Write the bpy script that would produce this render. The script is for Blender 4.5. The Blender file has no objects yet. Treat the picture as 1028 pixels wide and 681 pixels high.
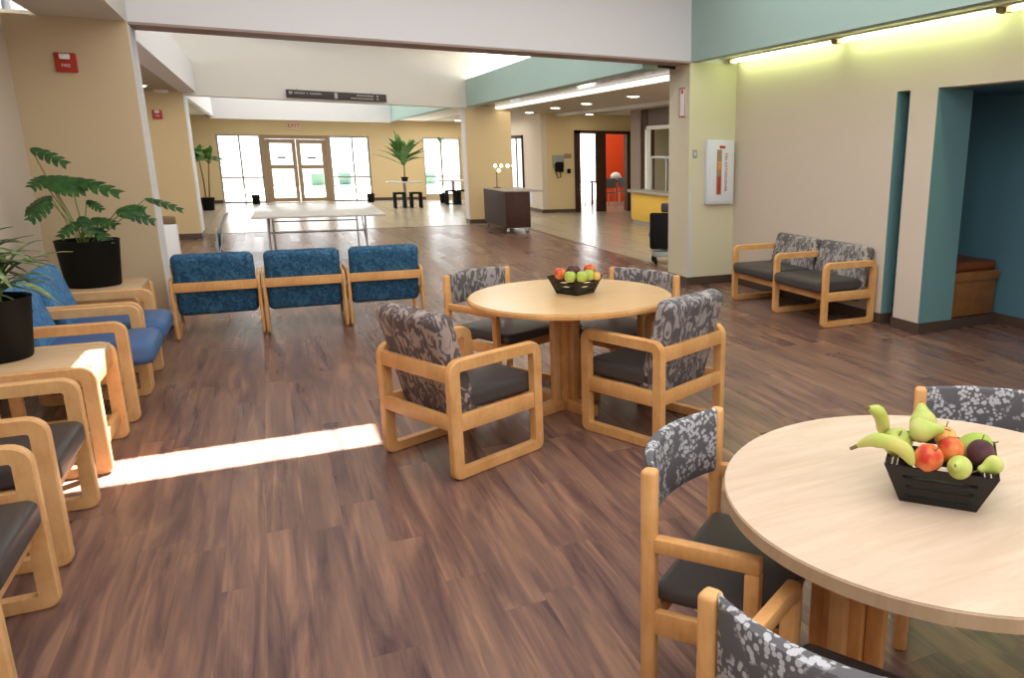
import bpy, bmesh, math, random
from mathutils import Vector, Matrix, Euler
random.seed(7)
S = bpy.context.scene
COL = S.collection
R = math.radians
PI = math.pi

# ------------------------------------------------------------ camera
cam_d = bpy.data.cameras.new('camera'); cam = bpy.data.objects.new('camera', cam_d); COL.objects.link(cam)
YAW, PITCH, ROLL, FPX, PX, PY = 0.4807882, 0.2386264, -0.0084545, 760.13, 669.83, 339.40
fwd = Vector((math.sin(YAW)*math.cos(PITCH), math.cos(YAW)*math.cos(PITCH), -math.sin(PITCH)))
rt = Vector((math.cos(YAW), -math.sin(YAW), 0)); dn = fwd.cross(rt)
r2 = rt*math.cos(ROLL)+dn*math.sin(ROLL); d2 = -rt*math.sin(ROLL)+dn*math.cos(ROLL)
cam.matrix_world = Matrix(((r2.x, -d2.x, -fwd.x, 0), (r2.y, -d2.y, -fwd.y, 0), (r2.z, -d2.z, -fwd.z, 1.6), (0, 0, 0, 1)))
cam_d.sensor_width = 36; cam_d.lens = 36*FPX/1028
cam_d.shift_x = (514-PX)/1028; cam_d.shift_y = (PY-340.5)/1028
cam_d.clip_start = 0.05; cam_d.clip_end = 200
S.camera = cam

# ------------------------------------------------------------ light, exposure
S.view_settings.view_transform = 'Standard'; S.view_settings.look = 'None'
S.view_settings.gamma = 1; S.view_settings.use_curve_mapping = False
S.view_settings.exposure = 0.18
S.cycles.max_bounces = 8; S.cycles.diffuse_bounces = 4; S.cycles.glossy_bounces = 3
S.cycles.transparent_max_bounces = 12; S.cycles.sample_clamp_indirect = 4
S.cycles.caustics_reflective = False; S.cycles.caustics_refractive = False

w = bpy.data.worlds.new('sky'); S.world = w; w.use_nodes = True
bg = w.node_tree.nodes['Background']; bg.inputs[0].default_value = (0.93, 0.97, 1.0, 1); bg.inputs[1].default_value = 3.6

SUN_AZ, SUN_EL = R(40), R(62)
sd = bpy.data.lights.new('sun', 'SUN'); sd.energy = 60; sd.angle = R(0.6); sd.color = (1, 0.95, 0.86)
sun = bpy.data.objects.new('sun', sd); COL.objects.link(sun)
sun.rotation_euler = Vector((math.cos(SUN_EL)*math.cos(SUN_AZ), math.cos(SUN_EL)*math.sin(SUN_AZ), math.sin(SUN_EL))).to_track_quat('Z', 'Y').to_euler()

def area(name, loc, sx, sy, power, color, rot=(0, 0, 0)):
    d = bpy.data.lights.new(name, 'AREA'); d.shape = 'RECTANGLE'; d.size = sx; d.size_y = sy; d.energy = power; d.color = color
    o = bpy.data.objects.new(name, d); COL.objects.link(o); o.location = loc; o.rotation_euler = rot
    o.visible_glossy = False
    return o
area('fill_near', (1.7, 3.4, 3.8), 5.6, 7.5, 235, (0.99, 0.975, 0.96))  # unseen fill lamps from here to the side room, added to brighten each space
area('fill_behind', (1.7, -1.2, 2.6), 5.5, 2.2, 100, (0.99, 0.975, 0.96), (R(65), 0, 0))
area('fill_nave', (1.6, 12.3, 4.3), 5.0, 7.5, 80, (1.0, 0.95, 0.87))
area('fill_entrance', (1.3, 21.9, 3.6), 4.6, 9.0, 200, (1.0, 0.97, 0.93))
area('fill_left_bay', (-2.1, 12.5, 2.5), 2.0, 6.5, 32, (1.0, 0.9, 0.75))
area('fill_right_aisle', (5.9, 14.5, 2.5), 2.2, 9.0, 85, (1.0, 0.9, 0.74))
area('fill_far_aisle', (5.3, 23.8, 2.5), 2.0, 6.0, 70, (1.0, 0.93, 0.82))
area('fill_side_room', (9.3, 22.6, 2.5), 4.0, 4.0, 55, (1.0, 0.98, 0.95))
area('daylight_doors', (2.3, 27.1, 1.2), 7.0, 2.0, 120, (0.93, 0.97, 1.0), (R(-90), 0, 0))

# ------------------------------------------------------------ materials
def mat(name, color, rough=0.6, metal=0.0, spec=0.5, emis=None, estr=0):
    m = bpy.data.materials.new(name); m.use_nodes = True
    b = m.node_tree.nodes['Principled BSDF']
    b.inputs['Base Color'].default_value = (*color, 1); b.inputs['Roughness'].default_value = rough
    b.inputs['Metallic'].default_value = metal; b.inputs['Specular IOR Level'].default_value = spec
    if emis:
        b.inputs['Emission Color'].default_value = (*emis, 1); b.inputs['Emission Strength'].default_value = estr
    return m
def nn(m, t, **k):
    n = m.node_tree.nodes.new(t)
    for a, v in k.items(): setattr(n, a, v)
    return n
def lk(m, a, b): m.node_tree.links.new(a, b)
def ramp(m, fac, stops, interp='LINEAR'):
    r = nn(m, 'ShaderNodeValToRGB'); r.color_ramp.interpolation = interp
    e = r.color_ramp.elements
    while len(e) < len(stops): e.new(0.5)
    for i, (p, c) in enumerate(stops): e[i].position = p; e[i].color = (*c, 1) if len(c) == 3 else c
    lk(m, fac, r.inputs[0]); return r
def coords(m, scale=(1, 1, 1), which='Object'):
    t = nn(m, 'ShaderNodeTexCoord'); mp = nn(m, 'ShaderNodeMapping'); mp.inputs['Scale'].default_value = scale
    lk(m, t.outputs[which], mp.inputs[0]); return mp.outputs[0]
def noise(m, vec, scale, detail=4, rough=0.5):
    n = nn(m, 'ShaderNodeTexNoise'); n.inputs['Scale'].default_value = scale; n.inputs['Detail'].default_value = detail
    n.inputs['Roughness'].default_value = rough; lk(m, vec, n.inputs['Vector']); return n
def bsdf(m): return m.node_tree.nodes['Principled BSDF']
def bump(m, h, strength=0.1, dist=0.002):
    b = nn(m, 'ShaderNodeBump'); b.inputs['Strength'].default_value = strength; b.inputs['Distance'].default_value = dist
    lk(m, h, b.inputs['Height']); lk(m, b.outputs[0], bsdf(m).inputs['Normal'])

def paint(name, color, rough=0.75):
    m = mat(name, color, rough, spec=0.3)
    v = coords(m); n = noise(m, v, 90, 3)
    bump(m, n.outputs['Fac'], 0.15, 0.001)
    return m
def wood(name, c1, c2, rough=0.42, scale=(3, 3, 3), stretch=18):
    m = mat(name, c1, rough, spec=0.4)
    v = coords(m, scale)
    n1 = noise(m, v, 2.0, 4, 0.6)
    v2 = coords(m, (scale[0]*14, scale[1]*14, scale[2]*3)); n2 = noise(m, v2, 1.6, 4, 0.6)
    mx = nn(m, 'ShaderNodeMath', operation='MULTIPLY_ADD'); lk(m, n2.outputs['Fac'], mx.inputs[0]); mx.inputs[1].default_value = 0.5
    lk(m, n1.outputs['Fac'], mx.inputs[2])
    r = ramp(m, mx.outputs[0], [(0.55, c2), (0.95, c1)])
    lk(m, r.outputs[0], bsdf(m).inputs['Base Color'])
    return m

M = {}
M['wall_tan'] = paint('tan_paint', (0.62, 0.49, 0.32))
M['tan_far'] = paint('yellow_tan_paint', (0.68, 0.54, 0.31))
M['wall_beige'] = paint('beige_paint', (0.66, 0.575, 0.485))
M['wall_cream'] = paint('cream_paint', (0.64, 0.60, 0.45))
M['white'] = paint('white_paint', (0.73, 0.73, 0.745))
M['ceil'] = paint('ceiling_paint', (0.72, 0.70, 0.65))
M['teal'] = paint('pale_teal_paint', (0.36, 0.50, 0.465))
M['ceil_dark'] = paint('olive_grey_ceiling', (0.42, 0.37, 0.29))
M['teal_dark'] = paint('teal_paint', (0.15, 0.29, 0.31))
M['blue_wall'] = paint('blue_paint', (0.085, 0.20, 0.255))
M['red_wall'] = paint('orange_red_paint', (0.75, 0.07, 0.012))
M['base'] = mat('brown_vinyl_base', (0.085, 0.055, 0.042), 0.5)
M['edge'] = mat('beam_edge_trim', (0.36, 0.27, 0.24), 0.7)
M['bronze'] = mat('dark_bronze_panel', (0.045, 0.04, 0.045), 0.2, 0.6)
M['oak'] = wood('honey_oak', (0.76, 0.42, 0.17), (0.60, 0.30, 0.10))
M['oak_pale'] = wood('pale_oak', (0.76, 0.46, 0.21), (0.62, 0.33, 0.13))
M['oak_dark'] = wood('brown_oak', (0.30, 0.13, 0.04), (0.2, 0.08, 0.025))
M['brown_frame'] = mat('bronze_brown_frame', (0.33, 0.235, 0.145), 0.5)
M['dark_wood'] = wood('dark_walnut', (0.062, 0.022, 0.011), (0.036, 0.012, 0.006), 0.55)
M['walnut_side'] = wood('grey_walnut', (0.070, 0.036, 0.030), (0.048, 0.024, 0.02), 0.65)
M['vinyl'] = mat('charcoal_vinyl', (0.058, 0.052, 0.052), 0.42)
M['black'] = mat('matte_black', (0.006, 0.006, 0.006), 0.65, spec=0.2)
M['black_metal'] = mat('black_wire_metal', (0.014, 0.013, 0.013), 0.4, 0.2)
M['grey_plastic'] = mat('grey_plastic', (0.30, 0.33, 0.31), 0.5)
M['tabletop_grey'] = mat('white_grey_laminate', (0.62, 0.60, 0.57), 0.25)
M['steel'] = mat('steel', (0.45, 0.45, 0.45), 0.35, 0.8)
M['red'] = mat('red_plastic', (0.45, 0.035, 0.02), 0.4)
M['lens'] = mat('clear_white_lens', (0.85, 0.85, 0.85), 0.2)
M['white_metal'] = mat('white_enamel', (0.72, 0.76, 0.84), 0.4)
M['white_gloss'] = mat('white_plastic', (0.8, 0.8, 0.8), 0.3)
M['yellow'] = paint('yellow_panel', (0.80, 0.52, 0.10))
M['counter'] = mat('grey_counter_top', (0.33, 0.31, 0.27), 0.35)
M['grey_col'] = paint('mauve_grey_paint', (0.30, 0.24, 0.21))
M['brown_panel'] = wood('mauve_brown_panel', (0.12, 0.07, 0.055), (0.10, 0.055, 0.045))
M['guard'] = mat('putty_vinyl_guard', (0.62, 0.61, 0.60), 0.5)
M['soil'] = mat('dark_soil', (0.03, 0.02, 0.012), 0.9)
M['orange_vinyl'] = mat('rust_vinyl', (0.19, 0.05, 0.012), 0.45)
M['concrete'] = mat('pale_concrete', (0.6, 0.58, 0.54), 0.8)
M['patio_green'] = mat('green_mesh_metal', (0.06, 0.14, 0.12), 0.5)
M['shrub'] = mat('garden_green', (0.12, 0.22, 0.07), 0.8)
M['trunk'] = mat('brown_bark', (0.20, 0.13, 0.07), 0.8)
M['stem'] = mat('green_stem', (0.16, 0.24, 0.06), 0.6)
M['person_skin'] = mat('skin', (0.45, 0.25, 0.17), 0.6)

def glass(name):
    m = bpy.data.materials.new(name); m.use_nodes = True; nt = m.node_tree
    for n in list(nt.nodes): nt.nodes.remove(n)
    o = nn(m, 'ShaderNodeOutputMaterial'); mix = nn(m, 'ShaderNodeMixShader'); t = nn(m, 'ShaderNodeBsdfTransparent')
    g = nn(m, 'ShaderNodeBsdfGlossy'); g.inputs['Roughness'].default_value = 0.02
    f = nn(m, 'ShaderNodeFresnel'); f.inputs[0].default_value = 1.45
    lk(m, f.outputs[0], mix.inputs[0]); lk(m, t.outputs[0], mix.inputs[1]); lk(m, g.outputs[0], mix.inputs[2]); lk(m, mix.outputs[0], o.inputs[0])
    return m
M['glass'] = glass('clear_glass')

def emit(name, color, strength):
    return mat(name, color, 0.5, emis=color, estr=strength)
M['tube'] = emit('fluorescent_tube', (0.80, 1.0, 0.46), 21)
M['down'] = emit('downlight_lamp', (1.0, 0.88, 0.66), 16)
M['bulb'] = emit('warm_bulb', (1.0, 0.82, 0.52), 7)

# floor planks (run along Y)
def plank_floor():
    m = mat('wood_plank_floor', (0.2, 0.12, 0.09), 0.32, spec=0.5)
    t = nn(m, 'ShaderNodeTexCoord'); sp = nn(m, 'ShaderNodeSeparateXYZ'); lk(m, t.outputs['Object'], sp.inputs[0])
    def math_(op, a, b=None, c=None):
        n = nn(m, 'ShaderNodeMath', operation=op)
        for i, v in enumerate((a, b, c)):
            if v is None: continue
            if isinstance(v, (int, float)): n.inputs[i].default_value = v
            else: lk(m, v, n.inputs[i])
        return n.outputs[0]
    W, L = 0.152, 1.22
    xr = math_('DIVIDE', sp.outputs['X'], W); xi = math_('FLOOR', xr); xf = math_('FRACT', xr)
    wn = nn(m, 'ShaderNodeTexWhiteNoise', noise_dimensions='1D'); lk(m, xi, wn.inputs['W'])
    yr = math_('ADD', math_('DIVIDE', sp.outputs['Y'], L), math_('MULTIPLY', wn.outputs['Value'], 7.3)); yi = math_('FLOOR', yr); yf = math_('FRACT', yr)
    cb = nn(m, 'ShaderNodeCombineXYZ'); lk(m, xi, cb.inputs[0]); lk(m, yi, cb.inputs[1])
    wn2 = nn(m, 'ShaderNodeTexWhiteNoise', noise_dimensions='3D'); lk(m, cb.outputs[0], wn2.inputs['Vector'])
    # grain coordinates: stretched along Y, shifted per plank
    cb2 = nn(m, 'ShaderNodeCombineXYZ')
    lk(m, math_('MULTIPLY', sp.outputs['X'], 8.5), cb2.inputs[0]); lk(m, math_('MULTIPLY', sp.outputs['Y'], 0.75), cb2.inputs[1])
    lk(m, math_('MULTIPLY', wn2.outputs['Value'], 37.0), cb2.inputs[2])
    g1 = noise(m, cb2.outputs[0], 1.5, 5, 0.6); g1.inputs['Distortion'].default_value = 0.8
    cb3 = nn(m, 'ShaderNodeCombineXYZ')
    lk(m, math_('MULTIPLY', sp.outputs['X'], 70.0), cb3.inputs[0]); lk(m, math_('MULTIPLY', sp.outputs['Y'], 2.2), cb3.inputs[1]); lk(m, math_('MULTIPLY', wn2.outputs['Value'], 37.0), cb3.inputs[2])
    g2 = noise(m, cb3.outputs[0], 1.0, 3, 0.6)
    s = math_('ADD', math_('MULTIPLY', g1.outputs['Fac'], 0.85), math_('ADD', math_('MULTIPLY', g2.outputs['Fac'], 0.22), math_('MULTIPLY', wn2.outputs['Value'], 0.055)))
    r = ramp(m, s, [(0.34, (0.062, 0.037, 0.037)), (0.47, (0.124, 0.069, 0.061)), (0.58, (0.186, 0.103, 0.079)), (0.74, (0.31, 0.168, 0.108))])
    # seams
    sx = math_('GREATER_THAN', math_('ABSOLUTE', math_('SUBTRACT', xf, 0.5)), 0.490)
    sy = math_('GREATER_THAN', math_('ABSOLUTE', math_('SUBTRACT', yf, 0.5)), 0.4985)
    seam = math_('MULTIPLY', math_('MAXIMUM', sx, sy), 0.16)
    mx = nn(m, 'ShaderNodeMixRGB'); lk(m, seam, mx.inputs[0]); lk(m, r.outputs[0], mx.inputs[1]); mx.inputs[2].default_value = (0.04, 0.022, 0.016, 1)
    lk(m, mx.outputs[0], bsdf(m).inputs['Base Color'])
    rr = math_('MULTIPLY_ADD', wn2.outputs['Value'], 0.06, 0.25); lk(m, rr, bsdf(m).inputs['Roughness'])
    return m
M['floor'] = plank_floor()
def tile_floor():
    m = mat('pale_stone_tile', (0.4, 0.35, 0.27), 0.25)
    v = coords(m)
    b = nn(m, 'ShaderNodeTexBrick'); b.offset = 0.0; b.inputs['Scale'].default_value = 1.0
    b.inputs['Brick Width'].default_value = 0.6; b.inputs['Row Height'].default_value = 0.6; b.inputs['Mortar Size'].default_value = 0.006
    b.inputs['Color1'].default_value = (0.40, 0.34, 0.25, 1); b.inputs['Color2'].default_value = (0.36, 0.31, 0.235, 1); b.inputs['Mortar'].default_value = (0.22, 0.19, 0.15, 1)
    lk(m, v, b.inputs['Vector']); lk(m, b.outputs['Color'], bsdf(m).inputs['Base Color'])
    return m
M['tile'] = tile_floor()

def top_mat(name, c1, c2, rough=0.35):
    m = mat(name, c1, rough)
    v = coords(m, (1.2, 9, 1)); n = noise(m, v, 2.2, 6, 0.65); n.inputs['Distortion'].default_value = 0.6
    r = ramp(m, n.outputs['Fac'], [(0.35, c2), (0.65, c1)])
    lk(m, r.outputs[0], bsdf(m).inputs['Base Color']); return m
M['top_yellow'] = top_mat('maple_laminate', (0.66, 0.44, 0.22), (0.62, 0.40, 0.19), 0.22)
M['top_pale'] = top_mat('bleached_oak_laminate', (0.66, 0.52, 0.40), (0.57, 0.425, 0.31), 0.38)
M['top_edge_pale'] = top_mat('grey_oak_edge', (0.50, 0.36, 0.23), (0.42, 0.29, 0.18), 0.5)
M['side_top'] = top_mat('light_maple_top', (0.66, 0.47, 0.28), (0.58, 0.39, 0.22), 0.4)

def blossom():   # grey fabric with clusters of pale dots
    m = mat('blossom_fabric', (0.1, 0.1, 0.11), 0.75)
    v = coords(m)
    vo = nn(m, 'ShaderNodeTexVoronoi'); vo.inputs['Scale'].default_value = 75; lk(m, v, vo.inputs['Vector'])
    d = ramp(m, vo.outputs['Distance'], [(0.46, (1, 1, 1)), (0.58, (0, 0, 0))])
    n = noise(m, v, 13, 2, 0.5); c = ramp(m, n.outputs['Fac'], [(0.44, (0, 0, 0)), (0.49, (1, 1, 1))])
    mu = nn(m, 'ShaderNodeMixRGB', blend_type='MULTIPLY'); mu.inputs[0].default_value = 1; lk(m, d.outputs[0], mu.inputs[1]); lk(m, c.outputs[0], mu.inputs[2])
    mx = nn(m, 'ShaderNodeMixRGB'); lk(m, mu.outputs[0], mx.inputs[0]); mx.inputs[1].default_value = (0.115, 0.112, 0.125, 1); mx.inputs[2].default_value = (0.46, 0.47, 0.50, 1)
    lk(m, mx.outputs[0], bsdf(m).inputs['Base Color']); return m
M['blossom'] = blossom()
def leafy(name, dark, light, scale=26, lo=0.5, hi=0.56, st=(1, 1, 0.55)):
    m = mat(name, dark, 0.8)
    v = coords(m, st)
    n0 = noise(m, v, scale*0.5, 1, 0.5)
    vv = nn(m, 'ShaderNodeMixRGB'); vv.inputs[0].default_value = 0.12; lk(m, v, vv.inputs[1]); lk(m, n0.outputs['Color'], vv.inputs[2])
    n = noise(m, vv.outputs[0], scale, 1.5, 0.4); n.inputs['Distortion'].default_value = 1.2
    r = ramp(m, n.outputs['Fac'], [(lo, dark), (hi, light)])
    lk(m, r.outputs[0], bsdf(m).inputs['Base Color']); return m
M['leaf'] = leafy('leaf_print_fabric', (0.105, 0.083, 0.085), (0.36, 0.29, 0.26))
M['leaf_bluegrey'] = leafy('grey_leaf_print_fabric', (0.12, 0.108, 0.115), (0.36, 0.33, 0.32))
M['blue'] = leafy('blue_blotch_fabric', (0.016, 0.075, 0.16), (0.055, 0.17, 0.30), 30, 0.42, 0.62, (1, 1, 1))
M['blue_side'] = leafy('bright_blue_fabric', (0.03, 0.14, 0.33), (0.07, 0.23, 0.44), 22, 0.42, 0.62, (1, 1, 1))
M['blue_vinyl'] = mat('blue_vinyl', (0.055, 0.13, 0.30), 0.5)
def leafmat(name, c1, c2):
    m = mat(name, c1, 0.5)
    n = noise(m, coords(m), 22, 3); r = ramp(m, n.outputs['Fac'], [(0.35, c1), (0.7, c2)])
    lk(m, r.outputs[0], bsdf(m).inputs['Base Color']); return m
M['foliage'] = leafmat('green_leaf', (0.016, 0.070, 0.016), (0.05, 0.16, 0.035))
M['foliage2'] = leafmat('variegated_leaf', (0.05, 0.13, 0.03), (0.30, 0.38, 0.16))
M['foliage_far'] = leafmat('bright_leaf', (0.07, 0.20, 0.045), (0.18, 0.38, 0.10))
def fruitmat(name, c1, c2, scale=14, rough=0.35):
    m = mat(name, c1, rough)
    n = noise(m, coords(m), scale, 3); r = ramp(m, n.outputs['Fac'], [(0.38, c1), (0.62, c2)])
    lk(m, r.outputs[0], bsdf(m).inputs['Base Color']); return m
M['apple_red'] = fruitmat('red_apple_skin', (0.55, 0.035, 0.02), (0.72, 0.26, 0.07), 22)
M['pear_green'] = fruitmat('green_pear_skin', (0.40, 0.52, 0.10), (0.55, 0.58, 0.18))
M['apple_green'] = fruitmat('green_apple_skin', (0.30, 0.46, 0.05), (0.45, 0.55, 0.12))
M['plum'] = fruitmat('plum_skin', (0.055, 0.02, 0.03), (0.13, 0.05, 0.06))
M['banana'] = fruitmat('green_banana_skin', (0.42, 0.52, 0.10), (0.58, 0.56, 0.16), 9)
M['peach'] = fruitmat('peach_skin', (0.72, 0.25, 0.06), (0.75, 0.5, 0.14), 12)

# ------------------------------------------------------------ mesh helpers
class MB:
    def __init__(s): s.bm = bmesh.new()
    def _merge(s, t, mtx=None):
        me = bpy.data.meshes.new('t'); t.to_mesh(me); t.free()
        if mtx: me.transform(mtx)
        s.bm.from_mesh(me); bpy.data.meshes.remove(me)
    def box(s, x0, x1, y0, y1, z0, z1, bev=0, seg=2, mtx=None):
        t = bmesh.new(); bmesh.ops.create_cube(t, size=1)
        for v in t.verts: v.co = Vector(((x0+x1)/2+v.co.x*(x1-x0), (y0+y1)/2+v.co.y*(y1-y0), (z0+z1)/2+v.co.z*(z1-z0)))
        if bev: bmesh.ops.bevel(t, geom=list(t.edges)+list(t.verts), offset=bev, segments=seg, profile=0.5, affect='EDGES', clamp_overlap=True)
        s._merge(t, mtx); return s
    def bar(s, a, b, w, h, bev=0, up=(0, 0, 1)):
        a, b = Vector(a), Vector(b); d = b-a; L = d.length; x = d.normalized(); u = Vector(up)
        y = u.cross(x)
        if y.length < 1e-4: y = Vector((0, 1, 0)).cross(x)
        y.normalize(); z = x.cross(y)
        m = Matrix(((x.x, y.x, z.x, a.x), (x.y, y.y, z.y, a.y), (x.z, y.z, z.z, a.z), (0, 0, 0, 1)))
        return s.box(0, L, -w/2, w/2, -h/2, h/2, bev, 2, m)
    def tube(s, pts, rad, seg=8, caps=True):
        pts = [Vector(p) for p in pts]; n = len(pts); rr = rad if isinstance(rad, (list, tuple)) else [rad]*n
        rings = []; prev = None
        for i, p in enumerate(pts):
            d = (pts[min(i+1, n-1)]-pts[max(i-1, 0)]).normalized()
            if prev is None: u = d.orthogonal().normalized()
            else: u = (prev-d*prev.dot(d)).normalized()
            prev = u; v = d.cross(u)
            rings.append([s.bm.verts.new(p+(u*math.cos(2*PI*k/seg)+v*math.sin(2*PI*k/seg))*rr[i]) for k in range(seg)])
        for a, b in zip(rings, rings[1:]):
            for k in range(seg): s.bm.faces.new((a[k], a[(k+1) % seg], b[(k+1) % seg], b[k]))
        if caps: s.bm.faces.new(rings[0][::-1]); s.bm.faces.new(rings[-1])
        return s
    def lathe(s, prof, seg=32, c=(0, 0), z0=0, cap=True):
        rings = [[s.bm.verts.new((c[0]+r*math.cos(2*PI*k/seg), c[1]+r*math.sin(2*PI*k/seg), z0+z)) for k in range(seg)] for r, z in prof]
        for a, b in zip(rings, rings[1:]):
            for k in range(seg): s.bm.faces.new((a[k], a[(k+1) % seg], b[(k+1) % seg], b[k]))
        if cap: s.bm.faces.new(rings[0][::-1]); s.bm.faces.new(rings[-1])
        return s
    def ball(s, c, r, sc=(1, 1, 1), seg=16):
        t = bmesh.new(); bmesh.ops.create_uvsphere(t, u_segments=seg, v_segments=seg//2+2, radius=r)
        s._merge(t, Matrix.Translation(c) @ Matrix.Diagonal((*sc, 1))); return s
    def prism(s, poly, z0, z1):
        a = [s.bm.verts.new((x, y, z0)) for x, y in poly]; b = [s.bm.verts.new((x, y, z1)) for x, y in poly]
        n = len(poly); s.bm.faces.new(a[::-1]); s.bm.faces.new(b)
        for i in range(n): s.bm.faces.new((a[i], a[(i+1) % n], b[(i+1) % n], b[i]))
        return s
    def build(s, name, m, parent=None, loc=None, rot=None, smooth=True):
        bmesh.ops.recalc_face_normals(s.bm, faces=s.bm.faces)
        me = bpy.data.meshes.new(name); s.bm.to_mesh(me); s.bm.free()
        if smooth:
            for p in me.polygons: p.use_smooth = True
            me.set_sharp_from_angle(angle=R(38))
        me.materials.append(m)
        o = bpy.data.objects.new(name, me); COL.objects.link(o)
        if parent: o.parent = parent
        if loc is not None: o.location = loc
        if rot is not None: o.rotation_euler = rot
        return o
def tag(o, label, cat, group=None, kind=None):
    o['label'] = label; o['category'] = cat
    if group: o['group'] = group
    if kind: o['kind'] = kind
    return o
def thing(name, label, cat, loc=(0, 0, 0), rz=0, group=None, kind=None):
    o = bpy.data.objects.new(name, None); COL.objects.link(o); o.location = loc; o.rotation_euler = (0, 0, rz); o.empty_display_size = 0.1
    return tag(o, label, cat, group, kind)
def struct(name, mb, m, label, cat='wall'):
    o = mb.build(name, m, smooth=False); tag(o, label, cat, kind='structure'); return o
def children(o): return [c for c in bpy.data.objects if c.parent == o]
def dup(o, loc, rz, label, parent=None):
    c = o.copy(); COL.objects.link(c); c.location = loc; c.rotation_euler = (0, 0, rz); c['label'] = label
    for k in children(o):
        kc = k.copy(); COL.objects.link(kc); kc.parent = c
        for g in children(k):
            gc = g.copy(); COL.objects.link(gc); gc.parent = kc
    return c
def rrect(x0, x1, z0, z1, r, n=5, rb=None):
    rb = r*0.62 if r > 0.03 else r
    pts = []; rb = r if rb is None else rb
    for cx, cz, a0, q in ((x1-r, z1-r, 0, r), (x0+r, z1-r, 90, r), (x0+rb, z0+rb, 180, rb), (x1-rb, z0+rb, 270, rb)):
        for k in range(n+1):
            a = R(a0+90*k/n); pts.append((cx+q*math.cos(a), cz+q*math.sin(a)))
    return pts
def ring_frame(mb, x0, x1, z0, z1, yc, th, wv, wt, wb, r=0.07):
    """flat loop of board in the XZ plane, rounded outer corners"""
    out = rrect(x0, x1, z0, z1, r); inn = rrect(x0+wv, x1-wv, z0+wb, z1-wt, 0.012)
    t = bmesh.new(); vs = []
    ins = 0.006
    outi = rrect(x0+ins, x1-ins, z0+ins, z1-ins, r-ins)
    rows = [(outi, -th/2), (out, -th/2+ins), (out, th/2-ins), (outi, th/2), (inn, th/2), (inn, -th/2)]
    for poly, y in rows: vs.append([t.verts.new((x, yc+y, z)) for x, z in poly])
    n = len(out)
    for a, b in zip(vs, vs[1:]+vs[:1]):
        for i in range(n): t.faces.new((a[i], a[(i+1) % n], b[(i+1) % n], b[i]))
    mb._merge(t)
# ------------------------------------------------------------ the setting
def wall(name, x0, x1, y0, y1, z0, z1, m, label, cat='wall'):
    return struct(name, MB().box(x0, x1, y0, y1, z0, z1), M[m], label, cat)
ZC = 3.9
struct('floor', MB().box(-3.4, 8.6, -3.2, 17.3, -0.12, 0.0), M['floor'], 'brown wood plank floor of the lounge', 'floor')
struct('floor_tile', MB().box(5.0, 8.8, 9.0, 17.3, -0.1, 0.006).box(-3.4, 14, 17.3, 27.5, -0.12, 0.006), M['tile'], 'pale tan tile floor by the service counter and entrance', 'floor')
# near room
wall('wall_left', -1.9, -1.72, -3.2, 8.1, 0, ZC, 'wall_beige', 'beige wall behind the left row of armchairs')
struct('wall_left_pier', MB().box(-1.9, -0.9, 8.1, 8.5, 0, 2.64), M['wall_tan'], 'tan wall pier with a red strobe behind the large potted plant')
wall('wall_back', -1.9, 6.5, -3.4, -3.2, 0, ZC, 'wall_beige', 'beige wall behind the viewer')
struct('wall_beam', MB().box(-0.9, 5.4, 8.2, 8.55, 2.65, ZC), M['white'], 'white beam wall across the top of the room opening')
struct('trim_1', MB().box(-0.9, 4.56, 8.19, 8.56, 2.63, 2.652), M['edge'], 'brownish lower edge of the white beam', 'trim')
struct('wall_right_end', MB().box(4.55, 5.4, 8.2, 8.72, 0, 2.65), M['wall_cream'], 'cream end wall with the fire extinguisher cabinet')
# right wall with slot and alcove openings
struct('wall_right', MB().box(5.2, 5.34, 5.47, 8.2, 0, ZC).box(5.2, 5.34, -3.2, 5.47, 2.17, ZC).box(5.2, 5.34, -3.2, 1.6, 0, 2.17)
       .box(5.2, 5.62, 4.98, 5.30, 0, 2.17), M['wall_beige'], 'beige right wall with a narrow slot and an alcove')
struct('wall_alcove', MB().box(6.28, 6.4, 1.5, 6.4, 0, 2.3).box(5.34, 6.4, 6.3, 6.4, 0, 2.3).box(5.34, 6.4, 1.5, 1.6, 0, 2.3), M['blue_wall'], 'blue back wall of the alcove')
struct('wall_alcove_side', MB().box(5.201, 5.62, 4.972, 4.98, 0, 2.17).box(5.201, 5.62, 5.30, 5.308, 0, 2.17)
       .box(5.201, 5.34, 5.462, 5.47, 0, 2.17).box(5.34, 5.348, 5.47, 6.3, 0, 2.17).box(5.62, 5.628, 4.98, 5.30, 0, 2.17), M['teal_dark'], 'teal side faces of the alcove and slot')
wall('ceiling_alcove', 5.34, 6.4, 1.5, 6.4, 2.17, 2.3, 'blue_wall', 'dark blue ceiling of the alcove', 'ceiling')
# ceiling of the near room with the skylight slot
ox = (ZC/math.tan(SUN_EL))*math.cos(SUN_AZ); oy = (ZC/math.tan(SUN_EL))*math.sin(SUN_AZ)
sx0, sx1, sy0, sy1 = -1.15+ox, 0.43+ox, 4.29+oy, 4.65+oy
struct('ceiling', MB().box(-1.9, sx0, -3.4, 8.2, ZC, ZC+0.02).box(sx1, 5.4, -3.4, 8.2, ZC, ZC+0.02)
       .box(sx0, sx1, -3.4, sy0, ZC, ZC+0.02).box(sx0, sx1, sy1, 8.2, ZC, ZC+0.02), M['white'], 'white ceiling with a narrow skylight slot', 'ceiling')
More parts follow.
